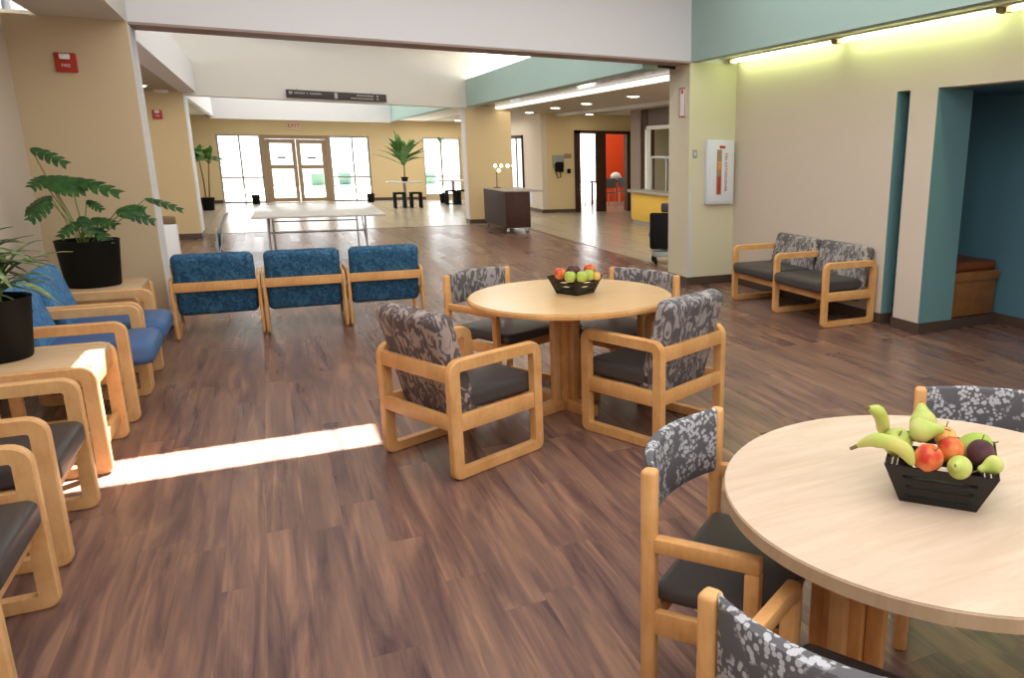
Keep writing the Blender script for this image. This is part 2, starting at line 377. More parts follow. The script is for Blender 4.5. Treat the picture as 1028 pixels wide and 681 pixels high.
# soffits
struct('trim_2', MB().box(-1.5, -0.9, -3.2, 8.2, 2.64, 3.3), M['ceil'], 'white dropped soffit above the left wall', 'trim')
struct('trim_3', MB().box(4.56, 4.66, -3.2, 8.2, 2.645, 3.32).box(4.66, 5.2, -3.2, 8.2, 2.73, 3.32), M['teal'], 'pale teal soffit over the right wall', 'trim')
struct('trim_12', MB().box(4.66, 5.2, -3.2, 8.2, 2.70, 2.73), M['wall_cream'], 'cream underside of the soffit over the right wall', 'trim')
struct('trim_13', MB().box(-0.9, -0.892, 8.12, 8.5, 0.1, 2.62), M['white'], 'white plate for the daylit inner face of the near left pier', 'trim')  # white plates put the daylight on these pier faces into their colour
struct('trim_14', MB().box(4.062, 4.07, 17.62, 18.0, 0.1, 2.58), M['white'], 'white plate for the daylit side face of the far pillar', 'trim')
struct('trim_15', MB().box(-1.156, -1.148, 16.5, 17.28, 0.1, 2.58), M['white'], 'white plate for the daylit side face of the far left pier', 'trim')
# nave beyond the beam
struct('trim_4', MB().box(-1.2, -0.95, 8.55, 16.5, 2.60, 3.12), M['white'], 'white fascia over the left bays of the hall', 'trim')
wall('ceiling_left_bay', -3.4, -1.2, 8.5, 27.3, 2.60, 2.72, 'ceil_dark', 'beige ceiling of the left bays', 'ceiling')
struct('trim_5', MB().box(4.1, 4.3, 8.55, 17.6, 2.58, 3.14), M['teal'], 'pale teal fascia over the right aisle', 'trim')
struct('trim_6', MB().box(4.3, 4.76, 8.56, 17.6, 2.60, 2.66), M['bronze'], 'dark reflective strip under the teal fascia', 'trim')
t = thing('linear_strip', 'long white strip with its own glow along the right aisle ceiling', 'light', (4.84, 13.2, 2.595))
MB().box(-0.085, 0.085, -4.2, 4.4, -0.045, 0.0, 0.004).build('glow_strip', emit('linear_glow', (1.0, 0.95, 0.85), 1.1), t)  # white trim line, given emission because its underside stays dark
MB().box(-0.085, 0.085, -4.2, 4.4, 0.0, 0.05).build('housing', M['white_gloss'], t)
struct('trim_7', MB().box(7.0, 7.12, 8.95, 19.9, 2.54, 2.60), M['white'], 'pale dropped strip on the aisle ceiling before the counter', 'trim')
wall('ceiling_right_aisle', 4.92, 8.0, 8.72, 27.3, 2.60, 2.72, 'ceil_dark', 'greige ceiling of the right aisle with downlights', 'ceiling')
wall('ceiling_aisle_far', 3.9, 4.93, 17.6, 27.3, 2.60, 2.72, 'ceil', 'pale ceiling by the far right windows', 'ceiling')
struct('wall_nave_end', MB().prism([(-1.25, 16.48), (4.3, 17.58), (4.3, 17.9), (-1.25, 16.8)], 2.55, 4.6), M['ceil'], 'tall pale wall above the hall with a hanging sign')
wall('ceiling_nave', -3.0, 6.6, 8.5, 17.9, 4.6, 4.75, 'ceil', 'high ceiling of the hall', 'ceiling')
# clerestory walls with openings (bright glass)
def clerestory(name, x, s, label):
    e = thing(name, label, 'window', (x, 12.5, 3.2), 0, kind='structure')
    f = MB().box(-0.05, 0.05, -4.0, 4.2, -0.08, 0.0).box(-0.05, 0.05, -4.0, 4.2, 1.15, 1.4)
    for y in (-4.0, -2.0, 0, 2.0, 4.1): f.box(-0.04, 0.04, y, y+0.08, 0, 1.15)
    f.build('window_frame', M['white'], e, smooth=False)
    MB().box(-0.005, 0.005, -4, 4.2, 0, 1.15).build('glass_pane', M['glass'], e, smooth=False)
clerestory('window_1', -2.6, 1, 'bright clerestory window above the left bays')
clerestory('window_2', 5.9, 1, 'bright clerestory window above the right aisle')
# far zone
struct('wall_left_far_pier', MB().box(-3.4, -1.156, 16.46, 17.3, 0, 2.60), M['tan_far'], 'tan pier with a small red strobe further down the hall')
wall('wall_left_bay', -3.55, -3.4, 8.5, 27.3, 0, 2.7, 'wall_tan', 'tan wall of the left bays')
struct('trim_8', MB().box(-1.25, 3.74, 26.3, 26.5, 2.50, 3.7), M['white'], 'white fascia above the entrance doors', 'trim')
struct('trim_9', MB().box(3.74, 3.90, 17.9, 27.3, 2.56, 3.7), M['teal'], 'pale teal fascia near the entrance', 'trim')
struct('trim_10', MB().box(-1.25, -1.16, 16.9, 27.3, 2.56, 3.7), M['white'], 'white fascia on the left near the entrance', 'trim')
wall('ceiling_entrance', -1.4, 4.1, 16.6, 27.5, 3.7, 3.8, 'white', 'white ceiling near the entrance', 'ceiling')
wall('ceiling_entrance_low', -1.4, 4.1, 26.5, 27.5, 2.6, 2.7, 'ceil', 'low ceiling above the entrance doors', 'ceiling')
struct('wall_pillar', MB().box(4.07, 5.10, 17.6, 18.0, 0, 2.60), M['tan_far'], 'tan square pillar behind the brown cabinet')
# back wall with openings
WY = 27.3
struct('wall_far', MB().box(-3.4, -1.22, WY, WY+0.2, 0, 2.7).box(-1.22, 6.1, WY, WY+0.2, 2.07, 2.7).box(3.13, 4.84, WY, WY+0.2, 0, 2.07).box(6.1, 8.0, WY, WY+0.2, 0, 2.7), M['tan_far'], 'tan far wall around the entrance glazing')
struct('wall_far_sill', MB().box(4.84, 6.1, WY+.02, WY+0.18, 0, 0.14), M['wall_tan'], 'low sill below the far right window')
wall('wall_aisle_far', 6.6, 6.75, 20.0, 27.3, 0, 2.62, 'wall_beige', 'pale wall of the aisle with a narrow window')
struct('wall_door', MB().box(6.75, 7.55, 20.0, 20.15, 0, 2.62).box(7.55, 9.2, 20.0, 20.15, 2.16, 2.62).box(9.2, 13.5, 20.0, 20.15, 0, 2.62), M['tan_far'], 'tan wall with a pay phone and an open doorway')
struct('wall_red', MB().box(9.95, 13.5, 24.0, 24.15, 0, 2.7), M['red_wall'], 'orange red wall inside the side room')
struct('wall_side_room', MB().box(6.75, 8.9, 26.0, 26.1, 0, 0.7).box(13.4, 13.5, 20.1, 24.1, 0, 2.7), M['wall_cream'], 'cream wall inside the side room')
wall('ceiling_side_room', 6.7, 13.5, 20.1, 26.2, 2.62, 2.72, 'ceil', 'ceiling of the side room', 'ceiling')
# service counter wall
struct('wall_service', MB().box(8.02, 8.17, 9.0, 14.2, 0, 2.62).box(8.02, 8.17, 14.2, 16.45, 0, 0.72).box(8.02, 8.17, 14.2, 16.45, 2.2, 2.62), M['brown_panel'], 'dark brown panelled wall above the service counter')
struct('wall_service_corner', MB().box(8.0, 8.2, 16.45, 16.75, 0, 2.62), M['dark_wood'], 'dark wood jamb beside the service window')
struct('wall_service_column', MB().box(7.97, 8.27, 16.75, 17.3, 0, 2.62), M['grey_col'], 'grey column between the service window and the doorway')
struct('wall_service_room', MB().box(10.4, 10.5, 9, 19.9, 0, 2.62).box(9.35, 10.5, 19.85, 19.95, 0, 2.62).box(8.05, 10.5, 8.9, 9.0, 0, 2.62), M['wall_cream'], 'cream wall seen through the service window')
wall('ceiling_service', 8.0, 13.5, 8.9, 20.1, 2.62, 2.72, 'ceil', 'ceiling behind the service counter', 'ceiling')
wall('floor_service', 8.8, 13.6, 8.9, 17.3, -0.1, 0.006, 'tile', 'tile floor behind the service counter', 'floor')
area('service_room_light', (9.3, 15.2, 2.5), 1.5, 3, 30, (1, 0.95, 0.8))
# baseboards
def baseb(name, boxes, label):
    mb = MB()
    for b in boxes: mb.box(*b[:4], 0.0, 0.10, 0.002, 1)
    struct(name, mb, M['base'], label, 'baseboard')
baseb('baseboard_right', [(5.188, 5.2, 5.47, 8.2), (5.188, 5.2, 4.97, 5.31), (5.19, 5.632, 4.960, 4.972), (5.188, 5.34, 5.308, 5.32), (6.268, 6.28, 1.6, 6.3), (5.62, 6.28, 4.985, 5.0), (5.188, 5.34, 5.452, 5.464)], 'brown vinyl base along the right wall and alcove')
baseb('baseboard_end', [(4.538, 5.19, 8.188, 8.2), (4.538, 4.55, 8.19, 8.72)], 'brown vinyl base under the extinguisher cabinet')
baseb('baseboard_left', [(-1.72, -1.708, -3.2, 8.1), (-1.72, -0.888, 8.088, 8.1)], 'brown vinyl base along the left wall')
baseb('baseboard_hall', [(-3.4, -1.15, 16.448, 16.46), (-1.156, -1.144, 16.45, 17.3), (4.058, 5.11, 17.588, 17.6), (4.058, 4.07, 17.6, 18.0), (6.588, 6.6, 20, 27.3), (6.588, 7.55, 19.988, 20.0), (3.13, 4.84, 27.288, 27.3), (-3.4, -1.22, 27.288, 27.3), (7.958, 7.97, 16.75, 17.3)], 'brown vinyl base around the hall piers')
# corner guard strip on the end wall
struct('trim_11', MB().box(4.545, 4.60, 8.192, 8.2, 0.10, 1.25), M['guard'], 'pale corner guard on the cream end wall', 'trim')

# ---- entrance glazing
def glazed(name, x0, x1, mull, rails, label, z0=0.0, m='steel', fw=0.05):
    e = thing(name, label, 'window', ((x0+x1)/2, WY+0.1, 0), 0, kind='structure'); cx = (x0+x1)/2
    f = MB()
    for x in [x0+fw/2]+mull+[x1-fw/2]: f.box(x-cx-fw/2, x-cx+fw/2, -0.04, 0.04, z0, 2.07)
    for z in [z0+fw/2]+rails+[2.07-fw/2]: f.box(x0-cx, x1-cx, -0.035, 0.035, z-fw/2, z+fw/2)
    f.build('window_frame', M[m], e, smooth=False)
    MB().box(x0-cx, x1-cx, -0.004, 0.004, z0, 2.07).build('glass_pane', M['glass'], e, smooth=False)
glazed('window_3', -1.22, -0.03, [-0.61], [0.78], 'bright tall window left of the entrance doors')
glazed('window_4', 1.92, 3.13, [2.62], [0.78], 'bright tall window right of the entrance doors')
glazed('window_5', 4.84, 6.1, [5.45], [0.78], 'bright window beside the far pillar', 0.14)
e = thing('door_1', 'pair of brown framed glass entrance doors at the far end', 'door', (0.95, WY+0.08, 0), 0, kind='structure')
MB().box(-0.98, -0.86, -0.06, 0.06, 0, 2.07).box(0.86, 0.98, -0.06, 0.06, 0, 2.07).box(-0.86, 0.86, -0.058, 0.058, 1.955, 2.068).build('door_frame', M['brown_frame'], e, smooth=False)
for s in (-1, 1):
    d = MB()
    a, b = (-0.86, -0.005) if s < 0 else (0.005, 0.86)
    d.box(a, a+0.12, -0.025, 0.025, 0.01, 1.95).box(b-0.12, b, -0.025, 0.025, 0.01, 1.95)
    for z0, z1 in ((0.012, 0.14), (1.04, 1.16), (1.82, 1.948)): d.box(a+0.119, b-0.119, -0.022, 0.022, z0, z1)
    dd = d.build('door_leaf', M['brown_frame'], e, smooth=False)
    MB().box(a+0.1, b-0.1, -0.005, 0.005, 0.1, 1.9).build('glass_pane', M['glass'], dd, smooth=False)
    MB().bar((-s*0 + s*0.09, -0.06, 0.85), (s*0.09, -0.06, 1.05), 0.02, 0.02).build('door_handle', M['steel'], dd)
    MB().box((a+b)/2-0.12, (a+b)/2+0.12, -0.012, -0.006, 1.36, 1.42).build('door_notice', M['black'], dd, smooth=False)

# narrow window in aisle wall
e = thing('window_6', 'narrow dark framed window in the pale aisle wall', 'window', (6.59, 22.2, 0), 0, kind='structure')
f = MB()
for y in (-0.6, -0.06, 0.52): f.box(-0.03, 0.03, y, y+0.09, 0.5, 2.08)
f.box(-0.03, 0.03, -0.6, 0.6, 1.99, 2.08).box(-0.03, 0.03, -0.6, 0.6, 0.5, 0.58)
f.build('window_frame', M['dark_wood'], e, smooth=False)
MB().box(-0.012, -0.002, -0.55, 0.55, 0.55, 2.02).build('glass_pane', emit('daylit_glass', (0.9, 0.95, 1.0), 0.9), e, smooth=False)

# side doorway in the tan wall
e = thing('door_2', 'dark brown door frame around the open side doorway', 'door', (8.37, 20.0, 0), 0, kind='structure')
MB().box(-0.84, -0.68, -0.05, 0.18, 0, 2.2).box(0.72, 0.84, -0.05, 0.18, 0, 2.2).box(-0.84, 0.84, -0.05, 0.18, 2.12, 2.2).build('door_frame', M['dark_wood'], e, smooth=False)
MB().box(-0.22, 0.08, -0.03, 0.02, 0.01, 2.12).build('door_leaf', M['dark_wood'], e, smooth=False)

# service window + counter
e = thing('window_7', 'white framed service window above the counter', 'window', (8.0, 15.3, 0), 0, kind='structure')
f = MB()
for y0, y1 in ((-1.1, -1.02), (1.05, 1.15)): f.box(-0.05, 0.05, y0, y1, 0.75, 2.22)
f.box(-0.05, 0.05, -1.1, 1.15, 2.14, 2.22).box(-0.05, 0.05, -1.1, 1.15, 0.72, 0.78)
f.build('window_frame', M['white_gloss'], e, smooth=False)
MB().box(-0.02, 0.02, 0.1, 0.14, 0.78, 1.55).box(-0.02, 0.02, -1.02, 0.9, 1.5, 1.55).box(-0.02, 0.02, 0.86, 0.9, 0.78, 1.55).build('inner_sash', M['steel'], e, smooth=False)
e = thing('service_counter', 'yellow fronted service counter with a grey top under the service window', 'counter', (7.52, 15.0, 0))
MB().box(0.03, 0.45, -3.0, 1.35, 0.1, 0.72, 0.005).build('front_panel', M['yellow'], e)
MB().box(0.06, 0.45, -3.0, 1.33, 0.0, 0.1).build('toe_kick', M['counter'], e)
MB().box(-0.04, 0.45, -3.02, 1.42, 0.72, 0.79, 0.008).build('counter_top', M['counter'], e)

# outside
struct('ground', MB().box(-25, 35, 27.5, 70, -0.2, -0.02), M['concrete'], 'pale concrete patio outside the entrance', 'ground')
struct('wall_garden', MB().box(-12, 20, 40, 40.3, 0, 0.9), M['concrete'], 'low pale garden wall far outside')

# ------------------------------------------------------------ downlights
dl = thing('ceiling_downlight', 'round recessed downlight over the aisle nearest the beam', 'downlight', (6.0, 12.9, 2.60), 0, 'aisle ceiling downlights')
MB().lathe([(0.085, -0.006), (0.105, -0.012), (0.125, -0.004), (0.125, 0.001)], 24).build('trim_ring', M['white_gloss'], dl)
MB().lathe([(0.10, -0.013), (0.10, -0.004)], 24).build('lamp', M['down'], dl)
for (x, y, l) in ((6.05, 15.3, 'round recessed downlight second from the beam over the aisle'),
                  (6.0, 17.1, 'round recessed downlight third from the beam over the aisle'),
                  (6.15, 19.5, 'round recessed downlight farthest along the aisle beside the pale wall'),
                  (7.75, 19.4, 'round recessed downlight just in front of the side doorway'),
                  (5.75, 25.9, 'round recessed downlight by the far right window'),
                  (-1.65, 15.2, 'round recessed downlight under the left bay ceiling')):
    dup(dl, (x, y, 2.60), 0, l)
sm = MB().lathe([(0.08, -0.05), (0.11, -0.03), (0.11, 0.001)], 20).build('smoke_detector', M['white_gloss'], loc=(-1.45, 16.2, 2.6))
tag(sm, 'white round detector on the left bay ceiling near the far strobe', 'detector')

# fluorescent cove
for i, (y0, y1, l) in enumerate(((6.25, 8.12, 'fluorescent strip light at the top of the right wall nearest the corner'),
                                 (4.32, 6.17, 'fluorescent strip light above the wall slot'),
                                 (2.2, 4.24, 'fluorescent strip light above the alcove'))):
    t = thing('fluorescent_light', l, 'light', (5.06, (y0+y1)/2, 2.70), 0, 'cove strip lights'); h = (y1-y0)/2
    MB().box(-0.05, 0.05, -h, h, -0.012, 0, 0.002).build('housing', M['white_gloss'], t)
    MB().tube([(0.02, -h+0.03, -0.03), (0.02, h-0.03, -0.03)], 0.013, 10).build('tube', M['tube'], t)
    MB().box(-0.02, 0.05, -h-0.02, -h+0.01, -0.045, 0).build('end_cap', M['brown_frame'], t); MB().box(-0.02, 0.05, h-0.01, h+0.02, -0.045, 0).build('end_cap', M['brown_frame'], t)

# ------------------------------------------------------------ lounge armchair (sled frames, cushions)
def lounge_parts(t, seat_m, back_m, wd=0.63, frames=(-1, 1), low_rail=True, y_off=0.0, wood_m='oak', H=0.62, th=0.045, ext=0.0, sth=0.11, cz=0.0, chh=0.30, D=0.60):
    x0, x1 = -D/2, D/2
    hw = wd/2
    for s in frames:
        f = MB(); y = y_off+s*(hw-th/2)
        ring_frame(f, x0, x1, 0.0, H, y, th, 0.06, 0.06, 0.055)
        f.box(x0+0.05, x1-0.05, y-0.018, y+0.018, 0.25, 0.335, 0.004)
        f.build('side_frame', M[wood_m], t)
    ins = hw-th-0.001
    r = MB().box(x0+0.004, x0+0.034, y_off-ins, y_off+ins, H-0.115, H-0.035, 0.004); r.build('back_rail', M[wood_m], t)
    if low_rail:
        MB().box(x0+0.004, x0+0.034, y_off-ins, y_off+ins, 0.26, 0.335, 0.004).build('back_rail', M[wood_m], t)
    MB().box(x1-0.075, x1-0.045, y_off-ins, y_off+ins, 0.255, 0.325, 0.004).build('front_rail', M[wood_m], t)
    MB().box(x0+0.10, x1+ext, y_off-ins+0.004, y_off+ins-0.004, 0.325, 0.325+sth, 0.035 if sth < 0.12 else 0.06, 5).build('seat_cushion', M[seat_m], t)
    c = MB().box(-0.06, 0.06, -ins+0.004, ins-0.004, -chh, chh, 0.048, 5)
    c.build('back_cushion', M[back_m], t, loc=(x0+0.10, y_off, 0.545+cz), rot=(0, R(-15), 0))
def lounge(label, loc, yaw, seat_m, back_m, group, wd=0.63, low=True, wm='oak', **k):
    t = thing('armchair', label, 'armchair', loc, yaw, group)
    lounge_parts(t, seat_m, back_m, wd, low_rail=low, wood_m=wm, **k)
    return t
def yaw_of(a, b): return math.atan2(b[1]-a[1], b[0]-a[0])
# chair A front-left of the middle table, chair B right of it
lounge('oak armchair with leaf print back on the left near side of the middle round table', (0.825, 3.985, 0), R(25), 'vinyl', 'leaf', 'sled armchairs at the middle table')
lounge('oak armchair with leaf print back on the right near side of the middle round table', (1.935, 3.875, 0), R(115), 'vinyl', 'leaf_bluegrey', 'sled armchairs at the middle table', wd=0.63)
# three blue chairs with their backs to the viewer
bl = lounge('blue upholstered armchair seen from behind, leftmost of the row of three', (-0.475, 7.80, 0), R(90), 'blue', 'blue', 'three blue armchairs in a row', wd=0.680, low=False, H=0.535, th=0.026, cz=-0.075, chh=0.278)
dup(bl, (0.2185, 7.795, 0), R(90), 'blue upholstered armchair seen from behind, middle of the row of three')
dup(bl, (0.915, 7.80, 0), R(90), 'blue upholstered armchair seen from behind, rightmost of the row of three')
# left wall row, facing +X
lb = lounge('blue armchair by the left wall beside the low table with the lobed leaf plant', (-1.115, 6.28, 0), 0, 'blue_vinyl', 'blue_side', 'blue armchairs along the left wall', wd=0.61, wm='oak_pale', ext=0.11, sth=0.15)
dup(lb, (-1.115, 5.61, 0), 0, 'blue armchair by the left wall beside the low table with the striped plant')
lg = lounge('grey seated armchair nearer the viewer beside the low table with striped plant', (-1.125, 3.77, 0), 0, 'vinyl', 'leaf_bluegrey', 'grey armchairs along the left wall', wd=0.61, wm='oak_pale')
dup(lg, (-1.105, 2.88, 0), 0, 'grey seated armchair nearest the viewer at the left edge')

# low square tables
def low_table(label, loc, wd, D=0.62):
    t = thing('side_table', label, 'table', loc, 0, 'low tables along the left wall')
    x0, x1 = -D/2, D/2; hw = wd/2
    for s in (-1, 1):
        f = MB(); y = s*(hw-0.024); ring_frame(f, x0, x1, 0.0, 0.565, y, 0.045, 0.065, 0.06, 0.055)
        f.build('side_frame', M['oak_pale'], t)
    ins = hw-0.046
    MB().box(x0+0.02, x1-0.02, -ins, ins, 0.53, 0.5645, 0.002).build('table_top', M['side_top'], t)
    MB().box(x1-0.05, x1-0.02, -ins, ins, 0.44, 0.53, 0.003).build('apron', M['oak'], t); MB().box(x0+0.02, x0+0.05, -ins, ins, 0.44, 0.53, 0.003).build('apron', M['oak'], t)
    MB().box(x1-0.06, x1-0.03, -ins, ins, 0.10, 0.17, 0.003).build('stretcher', M['oak'], t)
    return t
low_table('low oak table at the left wall carrying the striped leaf plant', (-1.145, 4.755, 0), 0.60)
low_table('low oak table in the corner by the pier carrying the lobed leaf plant', (-1.21, 7.08, 0), 0.88, 0.58)
# settee
st = thing('settee', 'two seat oak settee with leaf print backs by the right wall', 'settee', (4.855, 6.335, 0), PI)
lounge_parts(st, 'vinyl', 'leaf_bluegrey', wd=0.83, frames=(-1, 1), y_off=0.3925, cz=-0.07, ext=0.03, chh=0.275, D=0.64)
lounge_parts(st, 'vinyl', 'leaf_bluegrey', wd=0.83, frames=(-1,), y_off=-0.3925, cz=-0.07, ext=0.03, chh=0.275, D=0.64)

# ------------------------------------------------------------ guest chair with curved wrap-around back
def guest(label, loc, yaw, L, back_m, W=0.54, group='curved back chairs', sd_=0.54):
    """origin between the rear posts, facing +x"""
    t = thing('dining_chair', label, 'chair', loc, yaw, group)
    pw = 0.042
    for s in (-1, 1):
        y = s*W/2
        MB().box(-pw/2, pw/2, y-pw/2, y+pw/2, 0, 0.80, 0.012, 3).build('rear_post', M['oak'], t)
        MB().box(L-pw/2, L+pw/2, y-pw/2, y+pw/2, 0, 0.568, 0.008, 2).build('front_leg', M['oak'], t)
        MB().box(pw/2-0.004, L+pw/2, y-pw/2+0.002, y+pw/2-0.002, 0.566, 0.612, 0.010, 2).build('arm', M['oak'], t)
        MB().box(pw/2-0.004, L-pw/2+0.004, y-0.012, y+0.012, 0.32, 0.39, 0.003).build('side_rail', M['oak'], t)
        MB().box(pw/2-0.004, L-pw/2+0.004, y-0.016, y+0.016, 0.01, 0.055, 0.003).build('runner', M['oak'], t)
    MB().box(L-0.015, L+0.015, -W/2+pw/2, W/2-pw/2, 0.32, 0.39, 0.003).box(-0.012, 0.012, -W/2+pw/2, W/2-pw/2, 0.32, 0.39, 0.003).build('cross_rail', M['oak'], t)
    MB().box(0.0, sd_, -W/2+pw/2+0.004, W/2-pw/2-0.004, 0.39, 0.455, 0.028, 4).build('seat', M['vinyl'], t)
    # curved back pad
    b = bmesh.new(); n = 20; prof = [(-0.021, 0.60), (-0.021, 0.785), (-0.016, 0.797), (0, 0.802), (0.016, 0.797), (0.021, 0.785), (0.021, 0.60), (0.014, 0.588), (-0.014, 0.588)]
    rows = []
    for i in range(n+1):
        u = -1+2*i/n; y = u*(W/2-pw/2+0.002); xb = -0.075*(1-u*u)-0.004
        nx = Vector((1, -0.15*u/(W/2)*-1, 0)).normalized()
        rows.append([b.verts.new((xb+nx.x*a, y+nx.y*a, z)) for a, z in prof])
    for r0, r1 in zip(rows, rows[1:]):
        for k in range(len(prof)): b.faces.new((r0[k], r0[(k+1) % len(prof)], r1[(k+1) % len(prof)], r1[k]))
    b.faces.new(rows[0]); b.faces.new(rows[-1][::-1])
    mb = MB(); mb._merge(b); mb.build('back_pad', M[back_m], t)
    return t
guest('curved back chair behind the middle round table, on its far left side', (1.24, 5.24, 0), R(-62), 0.46, 'leaf_bluegrey', group='curved back chairs at the middle table')
guest('curved back chair behind the middle round table, on its far right side', (2.285, 4.75, 0), R(-155), 0.38, 'leaf_bluegrey', W=0.58, group='curved back chairs at the middle table')
guest('blossom print curved back chair to the left of the nearest round table', (1.02, 1.825, 0), R(-50), 0.29, 'blossom', sd_=0.37, group='curved back chairs at the nearest table')
guest('blossom print curved back chair cut off by the bottom edge of the view', (0.80, 0.855, 0), R(30), 0.40, 'blossom', sd_=0.44, group='curved back chairs at the nearest table')
guest('blossom print curved back chair on the far side of the nearest table behind the fruit', (2.185, 1.675, 0), R(-136), 0.38, 'blossom', group='curved back chairs at the nearest table')

# ------------------------------------------------------------ round tables
def round_table(label, cx, cy, r, topm, edgem, bx, by, brz, bull):
    t = thing('round_table', label, 'table', (cx, cy, 0))
    if bull:
        MB().lathe([(r-0.02, 0.706), (r-0.004, 0.710), (r, 0.722), (r-0.004, 0.735), (r-0.018, 0.7395)], 96, cap=True).build('edge_band', M[edgem], t)
        MB().lathe([(r-0.012, 0.739), (r-0.012, 0.7412)], 96).build('table_top', M[topm], t)
    else:
        MB().lathe([(r-0.006, 0.703), (r, 0.705), (r, 0.737), (r-0.004, 0.7395)], 96).build('edge_band', M[edgem], t)
        MB().lathe([(r-0.003, 0.7394), (r-0.003, 0.7412)], 96).build('table_top', M[topm], t)
    dx, dy = bx-cx, by-cy
    Mx = Matrix.Translation((dx, dy, 0)) @ Matrix.Rotation(brz, 4, 'Z')
    MB().box(-0.055, 0.055, -0.055, 0.055, 0.06, 0.705, 0.004, 2, Mx).build('column', M['oak'], t)
    for k in range(4):
        Mk = Mx @ Matrix.Rotation(k*PI/2, 4, 'Z')
        MB().box(0.057, 0.105, -0.022, 0.022, 0.06, 0.705, 0.003, 2, Mk).build('column_board', M['oak' if k % 2 else 'oak_pale'], t)
        MB().box(0.02, 0.27, -0.035, 0.035, 0.0, 0.075, 0.006, 2, Mk).build('foot', M['oak'], t)
    MB().box(-0.25, 0.25, -0.03, 0.03, 0.675, 0.705, 0.003, 2, Mx).build('top_brace', M['oak_dark'], t)
round_table('round table with a yellowish maple top and rounded edge in the middle of the room', 1.622, 4.41, 0.632, 'top_yellow', 'oak', 1.575, 4.42, R(20), True)
round_table('large pale topped round table nearest the viewer at lower right', 1.518, 1.311, 0.584, 'top_pale', 'top_edge_pale', 1.33, 1.435, R(30), False)

# ------------------------------------------------------------ fruit bowls
def bowl(label, loc, rz, top=0.267, bot=0.184, h=0.11):
    t = thing('fruit_bowl', label, 'bowl', loc, rz, 'slatted black fruit bowls')
    a, b = bot/2, top/2
    base = MB().box(-a, a, -a, a, 0.0, 0.006); base.build('base', M['black_metal'], t)
    for k in range(4):
        mb = MB(); Mk = Matrix.Rotation(k*PI/2, 4, 'Z')
        def P(u, v): # u -1..1 across, v 0..1 up
            r = a+(b-a)*v; return Vector((r, u*r, h*v))
        def slab(u0, u1, v0, v1):
            tb = bmesh.new(); th = 0.004
            q = [P(u0, v0), P(u1, v0), P(u1, v1), P(u0, v1)]
            nrm = (q[1]-q[0]).cross(q[3]-q[0]).normalized()*th
            A = [tb.verts.new(x) for x in q]; B = [tb.verts.new(x-nrm) for x in q]
            tb.faces.new(A); tb.faces.new(B[::-1])
            for i in range(4): tb.faces.new((A[i], A[(i+1) % 4], B[(i+1) % 4], B[i]))
            mb._merge(tb, Mk)
        slab(-1, -0.72, 0, 1); slab(0.72, 1, 0, 1)
        for v0, v1 in ((0, 0.17), (0.27, 0.42), (0.52, 0.67), (0.77, 1.0)): slab(-0.72, 0.72, v0, v1)
        mb.build('slatted_side', M['black_metal'], t)
    return t
ZT = 0.7412
bowl('black slatted square bowl of fruit on the nearest pale table', (1.487, 1.302, ZT), R(-48))
bowl('black slatted square bowl of fruit on the middle table', (1.667, 4.455, ZT), R(30), 0.251, 0.169)

def fruit(name, label, cat, p, r, m, sc=(1, 1, 1), rot=(0, 0, 0), kind='apple', group=None):
    q = (1.6-p[2]-0.022)/(1.6-p[2]); p = (p[0]*q, p[1]*q, p[2]+0.022)
    t = thing(name, label, cat, p, 0, group); t.rotation_euler = rot
    if kind == 'apple':
        pr = [(0.02, -0.80), (0.35, -0.93), (0.70, -0.80), (0.94, -0.40), (1.02, 0.05), (0.93, 0.48), (0.66, 0.82), (0.36, 0.90), (0.14, 0.80), (0.02, 0.68)]
        top = 0.70
    elif kind == 'pear':
        pr = [(0.02, -0.92), (0.40, -0.95), (0.80, -0.70), (1.0, -0.25), (0.95, 0.20), (0.72, 0.65), (0.50, 1.05), (0.40, 1.40), (0.26, 1.62), (0.02, 1.68)]
        top = 1.66
    else:
        pr = [(0.02, -1.0), (0.5, -0.87), (0.87, -0.5), (1.0, 0), (0.87, 0.5), (0.5, 0.87), (0.02, 0.97)]; top = 0.95
    # smooth the profile
    P2 = []
    for i in range(len(pr)-1):
        p0 = pr[max(i-1, 0)]; p1 = pr[i]; p2 = pr[i+1]; p3 = pr[min(i+2, len(pr)-1)]
        for k in range(3):
            u = k/3
            P2.append(tuple(0.5*((2*p1[j])+(-p0[j]+p2[j])*u+(2*p0[j]-5*p1[j]+4*p2[j]-p3[j])*u*u+(-p0[j]+3*p1[j]-3*p2[j]+p3[j])*u**3) for j in (0, 1)))
    P2.append(pr[-1])
    MB().lathe([(max(a, 0.01)*r*sc[0], b*r*sc[2]) for a, b in P2], 24).build('flesh', M[m], t)
    MB().tube([(0, 0, top*r*sc[2]-0.004), (0.002, 0, top*r*sc[2]+0.007), (0.006, 0, top*r*sc[2]+0.015)], 0.0016, 6).build('stem', M['trunk'], t)
    return t
g = 'fruit in the nearest bowl'
fruit('apple', 'red and orange apple at the front left of the nearest bowl beside the banana', 'apple', (1.428, 1.292, 0.850), 0.035, 'apple_red', rot=(0.5, 0.2, 0), group=g)
fruit('apple', 'deep red apple in the middle of the nearest bowl', 'apple', (1.503, 1.288, 0.862), 0.032, 'apple_red', rot=(-0.7, 0.3, 0), group=g)
fruit('pear', 'pale green pear at the front rim of the nearest bowl', 'pear', (1.462, 1.222, 0.846), 0.029, 'pear_green', rot=(0.2, -1.2, 0.3), kind='pear', group=g)
fruit('pear', 'small green pear at the right corner of the nearest bowl', 'pear', (1.542, 1.188, 0.850), 0.023, 'pear_green', rot=(-2.0, 0.5, 0.9), kind='pear', group=g)
fruit('plum', 'dark purple plum on the right of the nearest bowl', 'plum', (1.563, 1.245, 0.858), 0.034, 'plum', kind='plum', group=g)
